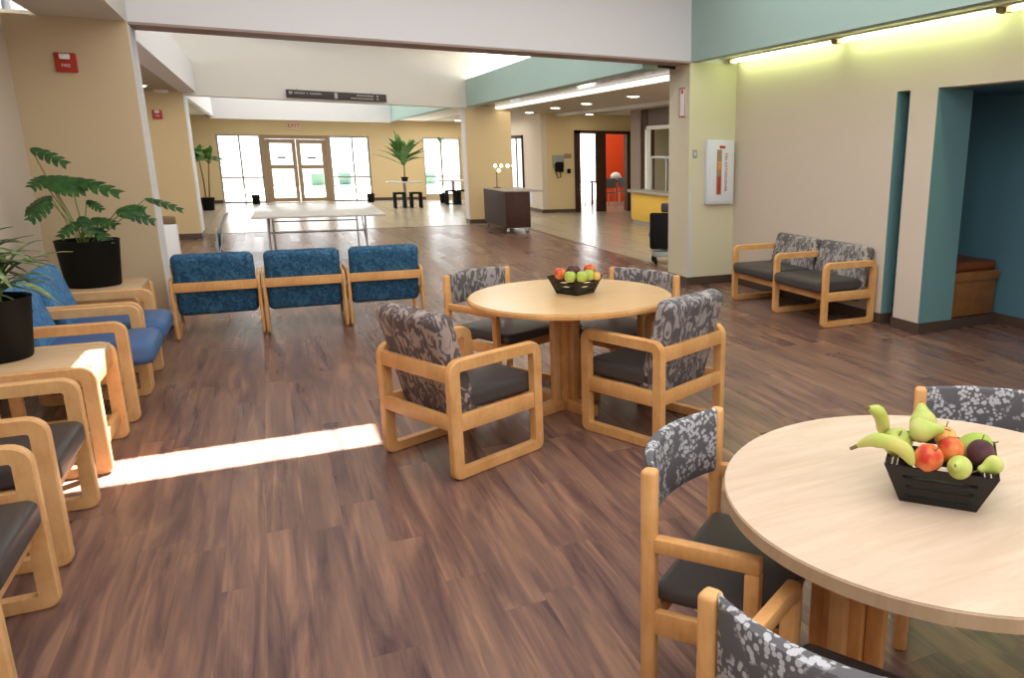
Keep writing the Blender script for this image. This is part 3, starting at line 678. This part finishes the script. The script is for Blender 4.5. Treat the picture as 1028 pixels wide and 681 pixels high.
fruit('mango', 'green mango at the back right of the nearest bowl', 'mango', (1.612, 1.305, 0.845), 0.036, 'apple_green', sc=(1, 1, 1.3), rot=(1.3, 0, 0.9), kind='plum', group=g)
fruit('pear', 'large green pear lying on its side on top of the nearest bowl', 'pear', (1.458, 1.348, 0.903), 0.032, 'pear_green', rot=(0.3, 1.35, -0.6), kind='pear', group=g)
fruit('pear', 'green pear topmost at the back of the nearest bowl', 'pear', (1.520, 1.405, 0.900), 0.034, 'pear_green', rot=(-0.6, 0.9, 0.2), kind='pear', group=g)
fruit('peach', 'orange yellow peach behind the red apples in the nearest bowl', 'peach', (1.548, 1.350, 0.868), 0.028, 'peach', kind='plum', group=g)
fruit('apple', 'green apple at the left back of the nearest bowl behind the banana', 'apple', (1.422, 1.395, 0.858), 0.037, 'pear_green', rot=(0.4, -0.3, 0), group=g)
def banana(label, pts, rad):
    pts = [(p[0]*(1.6-p[2]-0.022)/(1.6-p[2]), p[1]*(1.6-p[2]-0.022)/(1.6-p[2]), p[2]+0.022) for p in pts]
    t = thing('banana', label, 'banana', pts[len(pts)//2], 0, g); c = Vector(pts[len(pts)//2])
    # spline
    P = [Vector(p)-c for p in pts]; Q = []
    for i in range(len(P)-1):
        p0, p1, p2, p3 = P[max(i-1, 0)], P[i], P[i+1], P[min(i+2, len(P)-1)]
        for k in range(5):
            u = k/5; Q.append(0.5*((2*p1)+(-p0+p2)*u+(2*p0-5*p1+4*p2-p3)*u*u+(-p0+3*p1-3*p2+p3)*u**3))
    Q.append(P[-1]); n = len(Q)
    rr = [rad*min(1, 0.28+2.6*i/n)*min(1, 0.35+3.4*(n-1-i)/n) for i in range(n)]
    MB().tube(Q, rr, 12).build('peel', M['banana'], t)
    d = (Q[0]-Q[1]).normalized()
    MB().tube([Q[0]-d*0.002, Q[0]+d*0.020], [rad*0.27, rad*0.22], 8).build('stalk', M['trunk'], t)
banana('green yellow banana curving out over the left rim of the nearest bowl', [(1.262, 1.372, 0.885), (1.286, 1.345, 0.905), (1.318, 1.318, 0.903), (1.352, 1.300, 0.882), (1.372, 1.290, 0.846)], 0.0185)
banana('green banana tip sticking up at the back left of the nearest bowl', [(1.352, 1.437, 0.952), (1.385, 1.437, 0.936), (1.412, 1.446, 0.900), (1.432, 1.460, 0.855)], 0.018)
g2 = 'fruit in the middle bowl'
fruit('apple', 'red apple at the left of the fruit bowl on the middle table', 'apple', (1.600, 4.545, 0.855), 0.036, 'apple_red', group=g2)
fruit('apple', 'red apple at the right back of the fruit bowl on the middle table', 'apple', (1.790, 4.520, 0.872), 0.036, 'apple_red', group=g2)
fruit('apple', 'green apple at the front left of the fruit bowl on the middle table', 'apple', (1.632, 4.452, 0.845), 0.035, 'apple_green', group=g2)
fruit('apple', 'green apple in the front centre of the fruit bowl on the middle table', 'apple', (1.695, 4.412, 0.848), 0.034, 'apple_green', group=g2)
fruit('apple', 'green apple at the front right of the fruit bowl on the middle table', 'apple', (1.756, 4.446, 0.850), 0.034, 'apple_green', group=g2)
fruit('plum', 'dark plum in the middle of the fruit bowl on the middle table', 'plum', (1.674, 4.533, 0.872), 0.031, 'plum', kind='plum', group=g2)
fruit('plum', 'dark plum beside the right hand red apple in the bowl on the middle table', 'plum', (1.722, 4.590, 0.860), 0.031, 'plum', kind='plum', group=g2)
fruit('peach', 'yellow peach at the right corner of the fruit bowl on the middle table', 'peach', (1.810, 4.452, 0.838), 0.026, 'peach', kind='plum', group=g2)

# ------------------------------------------------------------ plants
def pot(t, r0, r1, h, m='black'):
    MB().lathe([(r0*0.97, 0), (r0, 0.01), (r1, h-0.02), (r1+0.004, h), (r1-0.012, h), (r1-0.016, h-0.05)], 40).build('pot', M[m], t)
    MB().lathe([(r1-0.02, h-0.06), (r1-0.02, h-0.04)], 32).build('soil', M['soil'], t)
def lobed(mb, base, tip, width, droop=0.1, lobes=6, up=(0, 0, 1)):
    """deeply cut leaf: finger lobes along a midrib"""
    base, tip = Vector(base), Vector(tip); d = tip-base; L = d.length; x = d.normalized()
    y = Vector(up).cross(x).normalized(); z = x.cross(y)
    th = 0.0012
    def pt(u, v): # u along, v across
        p = base+x*(u*L)+y*v+z*(-droop*L*(u**2)-0.25*abs(v)); return p
    def blade(pts):
        a = [mb.bm.verts.new(p+z*th) for p in pts]; b = [mb.bm.verts.new(p-z*th) for p in pts]
        n = len(pts); mb.bm.faces.new(a); mb.bm.faces.new(b[::-1])
        for i in range(n): mb.bm.faces.new((a[i], a[(i+1) % n], b[(i+1) % n], b[i]))
    for i in range(lobes):
        u = i/(lobes-0.3); wv = width*(math.sin(PI*(0.22+0.68*u)))**0.8
        for s in (-1, 1):
            f = 0.16
            blade([pt(u-0.02, 0), pt(u+f*0.15, s*wv*0.55), pt(u+f*0.9, s*wv*0.95), pt(u+f*1.6, s*wv), pt(u+f*1.45, s*wv*0.7), pt(u+f*1.25, s*wv*0.4), pt(u+f*1.2, 0)])
    blade([pt(0.8, 0), pt(0.9, width*0.16), pt(1.05, 0), pt(0.9, -width*0.16)])
    mb.tube([pt(k/5, 0) for k in range(6)], 0.003, 5)
p1 = thing('potted_plant', 'plant with lobed leaves in a black pot on the corner low table', 'plant', (-1.27, 7.25, 0.5655))
pot(p1, 0.178, 0.205, 0.355)
C1 = Vector((-1.27, 7.25, 0.5655))
lf = MB(); stm = MB()
leaves1 = [((-1.50, 7.2, 1.60), (-1.28, 7.15, 1.50), 0.09), ((-1.47, 7.2, 1.38), (-1.20, 7.12, 1.33), 0.15), ((-1.30, 7.2, 1.38), (-0.98, 7.05, 1.30), 0.10),
           ((-1.42, 7.15, 1.24), (-1.64, 7.25, 1.17), 0.13), ((-1.42, 7.1, 1.22), (-1.56, 7.0, 1.10), 0.10), ((-1.05, 7.2, 1.13), (-0.86, 7.15, 1.16), 0.12), ((-1.0, 7.1, 1.13), (-0.78, 7.1, 1.07), 0.09),
           ((-0.86, 7.3, 1.22), (-0.60, 7.3, 1.14), 0.06), ((-1.22, 7.2, 1.22), (-1.12, 7.1, 1.16), 0.06), ((-1.28, 7.2, 1.10), (-1.18, 7.1, 0.98), 0.10), ((-1.22, 7.25, 1.08), (-1.05, 7.12, 1.05), 0.09),
           ((-1.30, 7.2, 1.06), (-1.42, 7.1, 0.97), 0.09), ((-1.20, 7.2, 1.02), (-1.10, 7.1, 0.90), 0.08), ((-1.44, 7.25, 1.40), (-1.54, 7.15, 1.33), 0.10)]
for i, (a, b, w_) in enumerate(leaves1):
    a, b = Vector(a)-C1, Vector(b)-C1
    lobed(lf, a, a.lerp(b, 0.88), w_*0.62, 0.14, 7 if w_ > 0.1 else 5, up=(random.uniform(-.2, .2), -0.75, 0.7))
    s = Vector((random.uniform(-.04, .04), random.uniform(-.04, .04), 0.28)); mid = s.lerp(a, 0.5)+Vector((0, 0, 0.02))
    stm.tube([s, s.lerp(mid, 0.5)+Vector((0, 0, .02)), mid, mid.lerp(a, .5), a], 0.0042, 6)
lf.build('foliage', M['foliage'], p1); stm.build('stems', M['stem'], p1)

p2 = thing('potted_plant', 'plant with narrow striped leaves in a black pot at the left edge', 'plant', (-1.31, 4.84, 0.5655))
pot(p2, 0.160, 0.19, 0.31)
lf = MB(); stm = MB()
def strap(mb, base, az, el, L, wd, droop):
    base = Vector(base); h = Vector((math.cos(az), math.sin(az), 0)); side = Vector((-math.sin(az), math.cos(az), 0))
    n = 7; rows = []
    for i in range(n+1):
        u = i/n; c = base+h*(L*u*math.cos(el))+Vector((0, 0, L*u*math.sin(el)-droop*L*u*u))
        wv = wd*(math.sin(PI*min(0.98, 0.12+0.86*u)))**0.7*0.5
        rows.append([mb.bm.verts.new(c-side*wv+Vector((0, 0, 0.25*wv))), mb.bm.verts.new(c-Vector((0, 0, 0.0015))), mb.bm.verts.new(c+side*wv+Vector((0, 0, .25*wv))), mb.bm.verts.new(c+Vector((0, 0, 0.0015)))])
    for a, b in zip(rows, rows[1:]):
        for k in range(4): mb.bm.faces.new((a[k], a[(k+1) % 4], b[(k+1) % 4], b[k]))
    mb.bm.faces.new(rows[0]); mb.bm.faces.new(rows[-1][::-1])
for k in range(7):
    sx, sy = random.uniform(-.07, .07), random.uniform(-.07, .07)
    z1 = 0.34+0.035*k
    stm.tube([(sx, sy, 0.26), (sx*1.2, sy*1.2, z1)], 0.006, 6)
    for j in range(13):
        az = random.uniform(-PI, PI); LL = random.uniform(0.24, 0.44)
        if abs(az) > 1.75: LL = 0.22
        strap(lf, (sx*1.2, sy*1.2, z1-random.random()*0.05), az, R(random.uniform(0, 66)), LL, random.uniform(0.034, 0.055), random.uniform(0.25, 0.6))
lf.build('foliage', M['foliage2'], p2); stm.build('stems', M['stem'], p2)

def small_palm(name, label, loc, stem_h, r, lv, nleaf, pot_r=0.14, pot_h=0.25, twin=False, e0=-10, e1=75, dr=0.55):
    t = thing(name, label, 'plant', loc)
    pot(t, pot_r*0.8, pot_r, pot_h)
    a = MB(); b = MB()
    for q in ((-0.03, 0), (0.05, 0)) if twin else ((0, 0),):
        hh = stem_h*(1 if q[0] <= 0 else 0.93)
        b.tube([(q[0], q[1], pot_h-0.05), (q[0]*1.5+0.01, 0, hh*0.5), (q[0]*3, 0, hh)], [0.022, 0.018, 0.013], 8)
        for k in range(nleaf):
            strap(a, (q[0]*3, 0, hh-random.random()*0.3*r), random.uniform(0, 2*PI), R(random.uniform(e0, e1)), r*random.uniform(0.6, 1.1), lv*1.5, random.uniform(0.1, dr))
    a.build('foliage', M['foliage_far'], t); b.build('trunk', M['trunk'], t)
    return t
small_palm('potted_tree', 'slender potted tree in a dark pot left of the entrance windows', (-1.45, 24.2, 0.006), 1.55, 0.42, 0.08, 28, 0.17, 0.34, True)
small_palm('potted_palm', 'tall green palm standing on the round white table far off', (3.64, 23.8, 0.752), 0.72, 0.95, 0.11, 60, 0.10, 0.12, False, 28, 85, 0.35)
small_palm('potted_tree', 'thin dark stemmed plant by the far right window', (5.02, 25.3, 0.006), 1.95, 0.30, 0.05, 14, 0.12, 0.3)

# far round tables with planters under them
def planter_table(label, loc, r):
    t = thing('cafe_table', label, 'table', loc, 0, 'white round tables at the entrance')
    MB().lathe([(r, 0.70), (r+0.01, 0.72), (r, 0.745)], 40).build('table_top', M['tabletop_grey'], t)
    MB().lathe([(0.05, 0.03), (0.05, 0.70)], 16).build('pedestal', M['steel'], t)
    MB().lathe([(0.28, 0), (0.27, 0.03)], 28).build('base', M['tabletop_grey'], t)
    return t
planter_table('round white table under the tall palm', (3.62, 23.8, 0.006), 0.50)
planter_table('round white table between the pillar and the far right window', (5.25, 24.8, 0.006), 0.42)
def planter_box(loc, label):
    t = thing('stacking_stool', label, 'stool', loc, 0, 'dark stools under the far tables')
    MB().box(-0.16, 0.16, -0.16, 0.16, 0.40, 0.45, 0.01).build('seat', M['black'], t)
    for x in (-1, 1):
        for y in (-1, 1): MB().box(x*0.13-0.03, x*0.13+0.03, y*0.13-0.03, y*0.13+0.03, 0, 0.41).build('leg', M['black'], t)
planter_box((3.38, 23.3, 0.006), 'dark stool at the left of the table under the palm')
planter_box((3.84, 23.3, 0.006), 'dark stool at the right of the table under the palm')
planter_box((5.06, 24.3, 0.006), 'dark stool at the left of the table near the far window')
planter_box((5.44, 24.3, 0.006), 'dark stool at the right of the table near the far window')

# patio chairs outside
def patio_chair(label, loc, rz):
    t = thing('patio_chair', label, 'chair', loc, rz, 'green patio chairs outside')
    MB().box(-0.22, 0.22, -0.22, 0.22, 0.40, 0.43, 0.01).build('seat', M['patio_green'], t)
    MB().box(-0.24, -0.20, -0.23, 0.23, 0.43, 0.85, 0.015, 3).build('backrest', M['patio_green'], t)
    for x in (-1, 1):
        for y in (-1, 1): MB().tube([(x*0.2, y*0.2, 0.41), (x*0.25, y*0.22, 0)], 0.012, 6).build('leg', M['patio_green'], t)
patio_chair('green patio chair seen through the right entrance door', (1.72, 30.0, -0.02), R(-70))
patio_chair('green patio chair seen through the window right of the doors', (2.45, 30.2, -0.02), R(-120))
patio_chair('green patio chair seen through the far right window', (5.75, 30.4, -0.02), R(-60))
t = thing('patio_table', 'white patio table outside beside the green chairs', 'table', (2.1, 31.4, -0.02))
MB().lathe([(0.5, 0.70), (0.5, 0.73)], 32).build('table_top', M['white_gloss'], t)
MB().lathe([(0.03, 0.02), (0.03, 0.70)], 12).build('pedestal', M['steel'], t); MB().lathe([(0.25, 0), (0.25, 0.02)], 24).build('base', M['steel'], t)

# folding table in the hall
t = thing('folding_table', 'long pale folding table on thin metal legs beyond the blue chairs', 'table', (0.62, 12.7, 0), R(-2))
MB().box(-0.80, 0.88, -1.25, 1.15, 0.715, 0.745, 0.008).build('table_top', M['tabletop_grey'], t)
for y in (-1.0, 0.9):
    m_ = MB()
    for x in (-0.62, 0.62): m_.tube([(x, y, 0.715), (x, y, 0.0)], 0.014, 8)
    m_.tube([(-0.62, y, 0.5), (0.62, y, 0.5)], 0.010, 8)
    m_.build('leg_frame', M['steel'], t)
for x in (-0.62, 0.62):
    MB().tube([(x, -1.0, 0.25), (x, -0.3, 0.70)], 0.008, 6).build('brace', M['steel'], t)
# grey chair edge-on
t = thing('folding_chair', 'grey folding chair standing folded, seen edge on left of the folding table', 'chair', (-0.60, 10.7, 0), R(182))
b = bmesh.new(); rows = []
for (x, z, hw) in ((-0.06, 0.30, 0.17), (-0.045, 0.45, 0.21), (-0.05, 0.58, 0.22), (-0.075, 0.70, 0.21), (-0.115, 0.80, 0.18), (-0.15, 0.86, 0.12)):
    rows.append([b.verts.new((x, -hw, z)), b.verts.new((x+0.03, 0, z)), b.verts.new((x, hw, z)), b.verts.new((x-0.012, hw, z)), b.verts.new((x+0.010, 0, z)), b.verts.new((x-0.012, -hw, z))])
for r0, r1 in zip(rows, rows[1:]):
    for k in range(6): b.faces.new((r0[k], r0[(k+1) % 6], r1[(k+1) % 6], r1[k]))
b.faces.new(rows[0]); b.faces.new(rows[-1][::-1])
mb = MB(); mb._merge(b); mb.build('backrest', M['grey_plastic'], t)
MB().box(-0.018, 0.006, -0.18, 0.18, 0.34, 0.66, 0.008).build('seat', M['grey_plastic'], t)
for y in (-0.19, 0.19):
    MB().tube([(-0.05, y, 0.5), (0.03, y, 0.25), (0.06, y, 0.012)], 0.011, 6).build('leg', M['steel'], t)
    MB().tube([(0.02, y*0.9, 0.5), (-0.05, y*0.9, 0.25), (-0.09, y*0.9, 0.012)], 0.011, 6).build('leg', M['steel'], t)

# white covered side chair peeking from behind the pier
t = thing('side_chair', 'white covered chair with dark wooden legs peeking out behind the left pier', 'chair', (-1.06, 9.75, 0), R(90))
MB().box(-0.20, 0.20, -0.19, 0.19, 0.40, 0.47, 0.02, 3).build('seat', M['white_gloss'], t)
MB().box(-0.23, -0.17, -0.18, 0.18, 0.42, 0.84, 0.02, 3).build('backrest', M['white_gloss'], t)
MB().box(-0.235, -0.165, -0.17, 0.10, 0.835, 0.92, 0.015, 3).build('top_rail', M['trunk'], t)
for x in (-1, 1):
    for y in (-1, 1): MB().box(x*0.18-0.02, x*0.18+0.02, y*0.165-0.02, y*0.165+0.02, 0, 0.42, 0.004).build('leg', M['dark_wood'], t)

# black office chair by the column
t = thing('office_chair', 'black and grey wheeled chair behind the cream end wall', 'chair', (5.13, 9.85, 0.006), R(70))
MB().box(-0.06, 0.06, -0.26, 0.26, 0.24, 0.76, 0.03, 3).build('backrest', M['black'], t)
MB().box(-0.05, 0.05, -0.13, 0.10, 0.77, 0.90, 0.03, 3).build('headrest', M['vinyl'], t)
MB().box(0.0, 0.42, -0.24, 0.24, 0.36, 0.46, 0.03, 3).build('seat', M['vinyl'], t)
MB().box(-0.03, 0.40, -0.20, 0.20, 0.12, 0.20, 0.01).build('base', M['grey_plastic'], t)
MB().box(0.13, 0.25, -0.06, 0.06, 0.19, 0.37, 0.01).build('post', M['steel'], t)
for x in (0.02, 0.36):
    for y in (-0.17, 0.17):
        MB().ball((x, y, 0.05), 0.05, (1, 0.6, 1), 12).box(x-0.01, x+0.01, y-0.01, y+0.01, 0.05, 0.13).build('caster', M['black'], t)

# rolling cabinet
t = thing('rolling_cabinet', 'dark brown cabinet on casters with a pale top in front of the tan pillar', 'cabinet', (4.23, 15.15, 0))
MB().box(0.0, 0.50, 0.0, 1.75, 0.11, 0.83, 0.004).build('body', M['dark_wood'], t)
MB().box(-0.006, 0.0, 0.02, 1.73, 0.12, 0.82).build('side_panel', M['walnut_side'], t)
MB().box(-0.02, 0.78, -0.02, 1.77, 0.83, 0.85, 0.004).build('top', M['counter'], t)
MB().box(0.50, 0.74, 0.6, 0.64, 0.55, 0.83).build('bracket', M['steel'], t)
for x, y in ((0.05, 0.08), (0.45, 0.08), (0.05, 1.65), (0.45, 1.65)):
    MB().ball((x, y, 0.045), 0.045, (1, 0.6, 1), 12).box(x-0.012, x+0.012, y-0.012, y+0.012, 0.045, 0.115).build('caster', M['steel'], t)
# lamp with several bulbs on the cabinet
t = thing('table_lamp', 'lamp with a row of glowing bulbs on top of the brown cabinet', 'lamp', (4.44, 16.55, 0.85))
MB().lathe([(0.08, 0), (0.08, 0.015), (0.012, 0.03), (0.010, 0.36)], 16).build('stand', M['trunk'], t)
MB().tube([(-0.05, 0, 0.40), (0.08, 0, 0.36), (0.22, 0, 0.38), (0.42, 0, 0.42)], 0.008, 6).build('arm', M['steel'], t)
for p in ((-0.02, 0, 0.47), (0.11, 0, 0.47), (0.25, 0, 0.47), (0.38, 0, 0.47), (0.05, 0, 0.37)):
    MB().ball(p, 0.036, seg=12).build('bulb', M['bulb'], t)

# alcove bench
t = thing('bench', 'built-in oak bench with a rust vinyl cushion inside the blue alcove', 'bench', (5.64, 5.02, 0))
MB().box(0.0, 0.60, 0.0, 1.15, 0.10, 0.46, 0.004).build('bench_front', M['oak_dark'], t)
MB().box(-0.0, 0.625, -0.025, 1.17, 0.44, 0.53, 0.012).build('edge_rail', M['oak_dark'], t)
MB().box(0.01, 0.61, 0.01, 1.15, 0.53, 0.62, 0.035, 4).build('cushion', M['orange_vinyl'], t)

# ------------------------------------------------------------ wall fittings
def text(body, size, m, parent, loc, rot, extrude=0.001, name='lettering', align='CENTER'):
    c = bpy.data.curves.new(name, 'FONT'); c.body = body; c.size = size; c.extrude = extrude; c.align_x = align; c.align_y = 'CENTER'
    c.materials.append(m); tmp = bpy.data.objects.new('tmp_text', c); COL.objects.link(tmp)
    bpy.context.view_layer.update()
    me = bpy.data.meshes.new_from_object(tmp.evaluated_get(bpy.context.evaluated_depsgraph_get()))
    bpy.data.objects.remove(tmp, do_unlink=True); me.name = name
    o = bpy.data.objects.new(name, me); COL.objects.link(o); o.parent = parent; o.location = loc; o.rotation_euler = rot
    return o
def strobe(label, loc):
    t = thing('fire_strobe', label, 'alarm', loc, 0, 'red fire strobes on the left piers')
    MB().box(-0.072, 0.072, -0.035, 0, -0.075, 0.075, 0.006, 2).build('housing', M['red'], t)
    MB().box(-0.038, 0.036, -0.060, -0.034, 0.022, 0.066, 0.010, 3).build('lens', M['lens'], t)
    text('FIRE', 0.034, M['white_gloss'], t, (0, -0.037, -0.025), (R(90), 0, 0))
strobe('red fire alarm strobe on the near tan pier above the potted plant', (-1.352, 8.1, 2.285))
strobe('small red fire alarm strobe on the far tan pier', (-1.575, 16.46, 2.20))

t = thing('extinguisher_cabinet', 'white fire extinguisher cabinet on the cream end wall', 'cabinet', (4.96, 8.2, 1.385))
MB().box(-0.19, 0.19, -0.07, 0, -0.385, 0.385, 0.008).build('body', M['white_metal'], t)
MB().box(-0.165, 0.165, -0.082, -0.068, -0.36, 0.36, 0.004).build('door', M['white_metal'], t)
MB().box(-0.065, 0.005, -0.084, -0.080, -0.27, 0.27, 0.001).build('window', M['brown_frame'], t)
MB().box(-0.050, -0.008, -0.090, -0.083, -0.26, -0.05, 0.003).build('extinguisher', M['red'], t)
MB().box(-0.052, -0.006, -0.090, -0.083, 0.03, 0.13, 0.003).build('extinguisher_label', M['peach'], t)
MB().box(-0.030, 0.05, -0.088, -0.081, 0.285, 0.315, 0.001).build('door_pull', M['red'], t)
o = text('FIRE EXTINGUISHER', 0.052, M['red'], t, (0.065, -0.0835, 0.0), (R(90), R(90), 0))
t = thing('wall_switch', 'small grey switch plate left of the extinguisher cabinet', 'switch', (4.63, 8.2, 1.60))
MB().box(-0.03, 0.03, -0.008, 0, -0.05, 0.05, 0.003).build('plate', M['grey_plastic'], t)
MB().box(-0.008, 0.008, -0.016, -0.007, -0.018, 0.018, 0.002).build('toggle', M['white_gloss'], t)
t = thing('fire_sign', 'narrow white and red vertical sign on the wall edge left of the extinguisher cabinet', 'sign', (4.543, 8.36, 2.20))
MB().box(-0.006, 0.006, -0.075, 0.075, -0.17, 0.17, 0.002).build('panel', M['white_gloss'], t)
f = MB().box(-0.008, -0.005, -0.075, 0.075, 0.155, 0.17).box(-0.008, -0.005, -0.075, 0.075, -0.17, -0.155).box(-0.008, -0.005, -0.075, -0.062, -0.17, 0.17).box(-0.008, -0.005, 0.062, 0.075, -0.17, 0.17)
f.box(-0.008, -0.005, -0.025, 0.025, 0.10, 0.15)
f.build('border', M['red'], t)

# hanging directional sign
t = thing('hanging_sign', 'long dark directional sign below the tall pale wall', 'sign', (1.40, 16.965, 2.66), R(11.2))
MB().box(-0.90, 0.99, -0.02, 0.02, -0.075, 0.075, 0.003).build('panel', mat('dark_brown_sign', (0.045, 0.033, 0.030), 0.5), t)
wm = MB()
def word(x, z, n, s):
    for k in range(n):
        if random.random() < 0.12: x += s; continue
        hh = s*random.choice((0.9, 0.9, 1.1)); wm.box(x, x+s*0.55, -0.024, -0.019, z-hh/2, z+hh/2); x += s*0.8
word(-0.76, 0.02, 20, 0.030); word(0.40, 0.028, 14, 0.030); word(0.28, -0.030, 19, 0.030)
wm.box(-0.86, -0.80, -0.024, -0.019, -0.005, 0.045)
wm.box(-0.03, 0.03, -0.024, -0.019, -0.055, 0.055).box(0.79, 0.83, -0.024, -0.019, 0.010, 0.045).box(0.79, 0.83, -0.024, -0.019, -0.045, -0.010)
wm.build('lettering', mat('pale_sign_print', (0.42, 0.39, 0.37), 0.5), t, smooth=False)
for x in (-0.7, 0.7): MB().tube([(x, 0.0, 0.07), (x, 0.05, 0.12)], 0.006, 6).build('hanger', M['steel'], t)

t = thing('exit_sign', 'small exit sign with red letters above the entrance doors', 'sign', (0.95, 27.3, 2.36))
MB().box(-0.19, 0.19, -0.05, 0, -0.11, 0.11, 0.006).build('panel', mat('exit_panel', (0.75, 0.55, 0.42), 0.5), t)
text('EXIT', 0.17, M['red'], t, (0, -0.052, 0), (R(90), 0, 0))
t = thing('exit_sign', 'green edged sign under the left fascia past the far pier', 'sign', (-1.19, 17.9, 2.42))
MB().box(-0.03, 0.01, -0.12, 0.12, -0.10, 0.10, 0.004).build('panel', M['foliage_far'], t)

# pay phone, plate and thermostat on the door wall
t = thing('wall_telephone', 'dark pay phone on a grey backplate left of the side doorway', 'telephone', (7.06, 20.0, 1.22))
MB().box(-0.16, 0.16, -0.04, 0, -0.02, 0.32, 0.01).build('backplate', M['grey_plastic'], t)
MB().box(-0.08, 0.12, -0.12, -0.03, -0.12, 0.14, 0.02, 3).build('body', M['black'], t)
MB().tube([(-0.10, -0.10, 0.10), (-0.11, -0.12, 0.0), (-0.10, -0.10, -0.10)], [0.03, 0.018, 0.03], 10).build('handset', M['black'], t)
MB().tube([(-0.10, -0.10, -0.12), (-0.04, -0.08, -0.28), (0.04, -0.08, -0.26), (0.04, -0.06, -0.10)], 0.012, 8).build('cord', M['black'], t)
tag(MB().box(-0.10, 0.10, -0.012, 0, -0.06, 0.06, 0.003).build('room_sign', M['brown_frame'], loc=(7.34, 20.0, 1.52)), 'small brown room plate above and right of the phone', 'sign')
tag(MB().box(-0.05, 0.05, -0.03, 0, -0.06, 0.06, 0.01).build('wall_box', M['black'], loc=(7.36, 20.0, 1.12)), 'small black box on the wall beside the doorway', 'box')

# side room furniture
def side_chair(label, loc, rz, m='steel'):
    t = thing('classroom_chair', label, 'chair', loc, rz, 'chairs in the side room')
    MB().box(-0.2, 0.2, -0.2, 0.2, 0.42, 0.46, 0.015, 3).build('seat', M[m], t)
    MB().box(-0.22, -0.18, -0.2, 0.2, 0.58, 0.86, 0.015, 3).build('backrest', M[m], t)
    for x in (-1, 1):
        for y in (-1, 1): MB().tube([(x*0.18, y*0.18, 0.43 if x > 0 else 0.84), (x*0.2, y*0.19, 0)], 0.013, 6).build('leg', M['steel'], t)
M['slate'] = mat('slate_fabric', (0.10, 0.12, 0.15), 0.7)
side_chair('slate chair nearest the door post in the red walled room', (9.15, 21.6, 0.006), R(100), 'slate')
side_chair('slate chair in front of the red wall below the white bundle', (9.95, 22.0, 0.006), R(60), 'slate')
side_chair('slate chair seen through the bright left half of the side doorway', (8.55, 22.6, 0.006), R(10), 'slate')
t = thing('dining_table', 'dark table in front of the orange red wall', 'table', (9.9, 22.8, 0.006))
MB().box(-0.7, 0.7, -0.35, 0.35, 0.70, 0.74, 0.005).build('table_top', M['dark_wood'], t)
for x in (-1, 1):
    for y in (-1, 1): MB().box(x*0.63-0.03, x*0.63+0.03, y*0.28-0.03, y*0.28+0.03, 0, 0.70).build('leg', M['dark_wood'], t)
tag(MB().ball((0, 0, 0.137), 0.17, (1, 0.8, 0.8), 14).ball((0.09, 0, 0.085), 0.12, (1, 0.8, 0.7), 12).build('cloth_bundle', M['white_gloss'], loc=(9.95, 22.72, 0.748)), 'white cloth bundle on the table before the red wall', 'cloth')

# low black bin posts beside the entrance glazing
tag(MB().lathe([(0.10, 0), (0.12, 0.26), (0.10, 0.28)], 16).build('waste_bin', M['black'], loc=(-0.32, 26.6, 0.006)), 'small black bin left of the entrance doors', 'bin')
tag(MB().lathe([(0.10, 0), (0.12, 0.26), (0.10, 0.28)], 16).build('waste_bin', M['black'], loc=(2.95, 26.4, 0.006)), 'small black bin right of the entrance doors', 'bin')
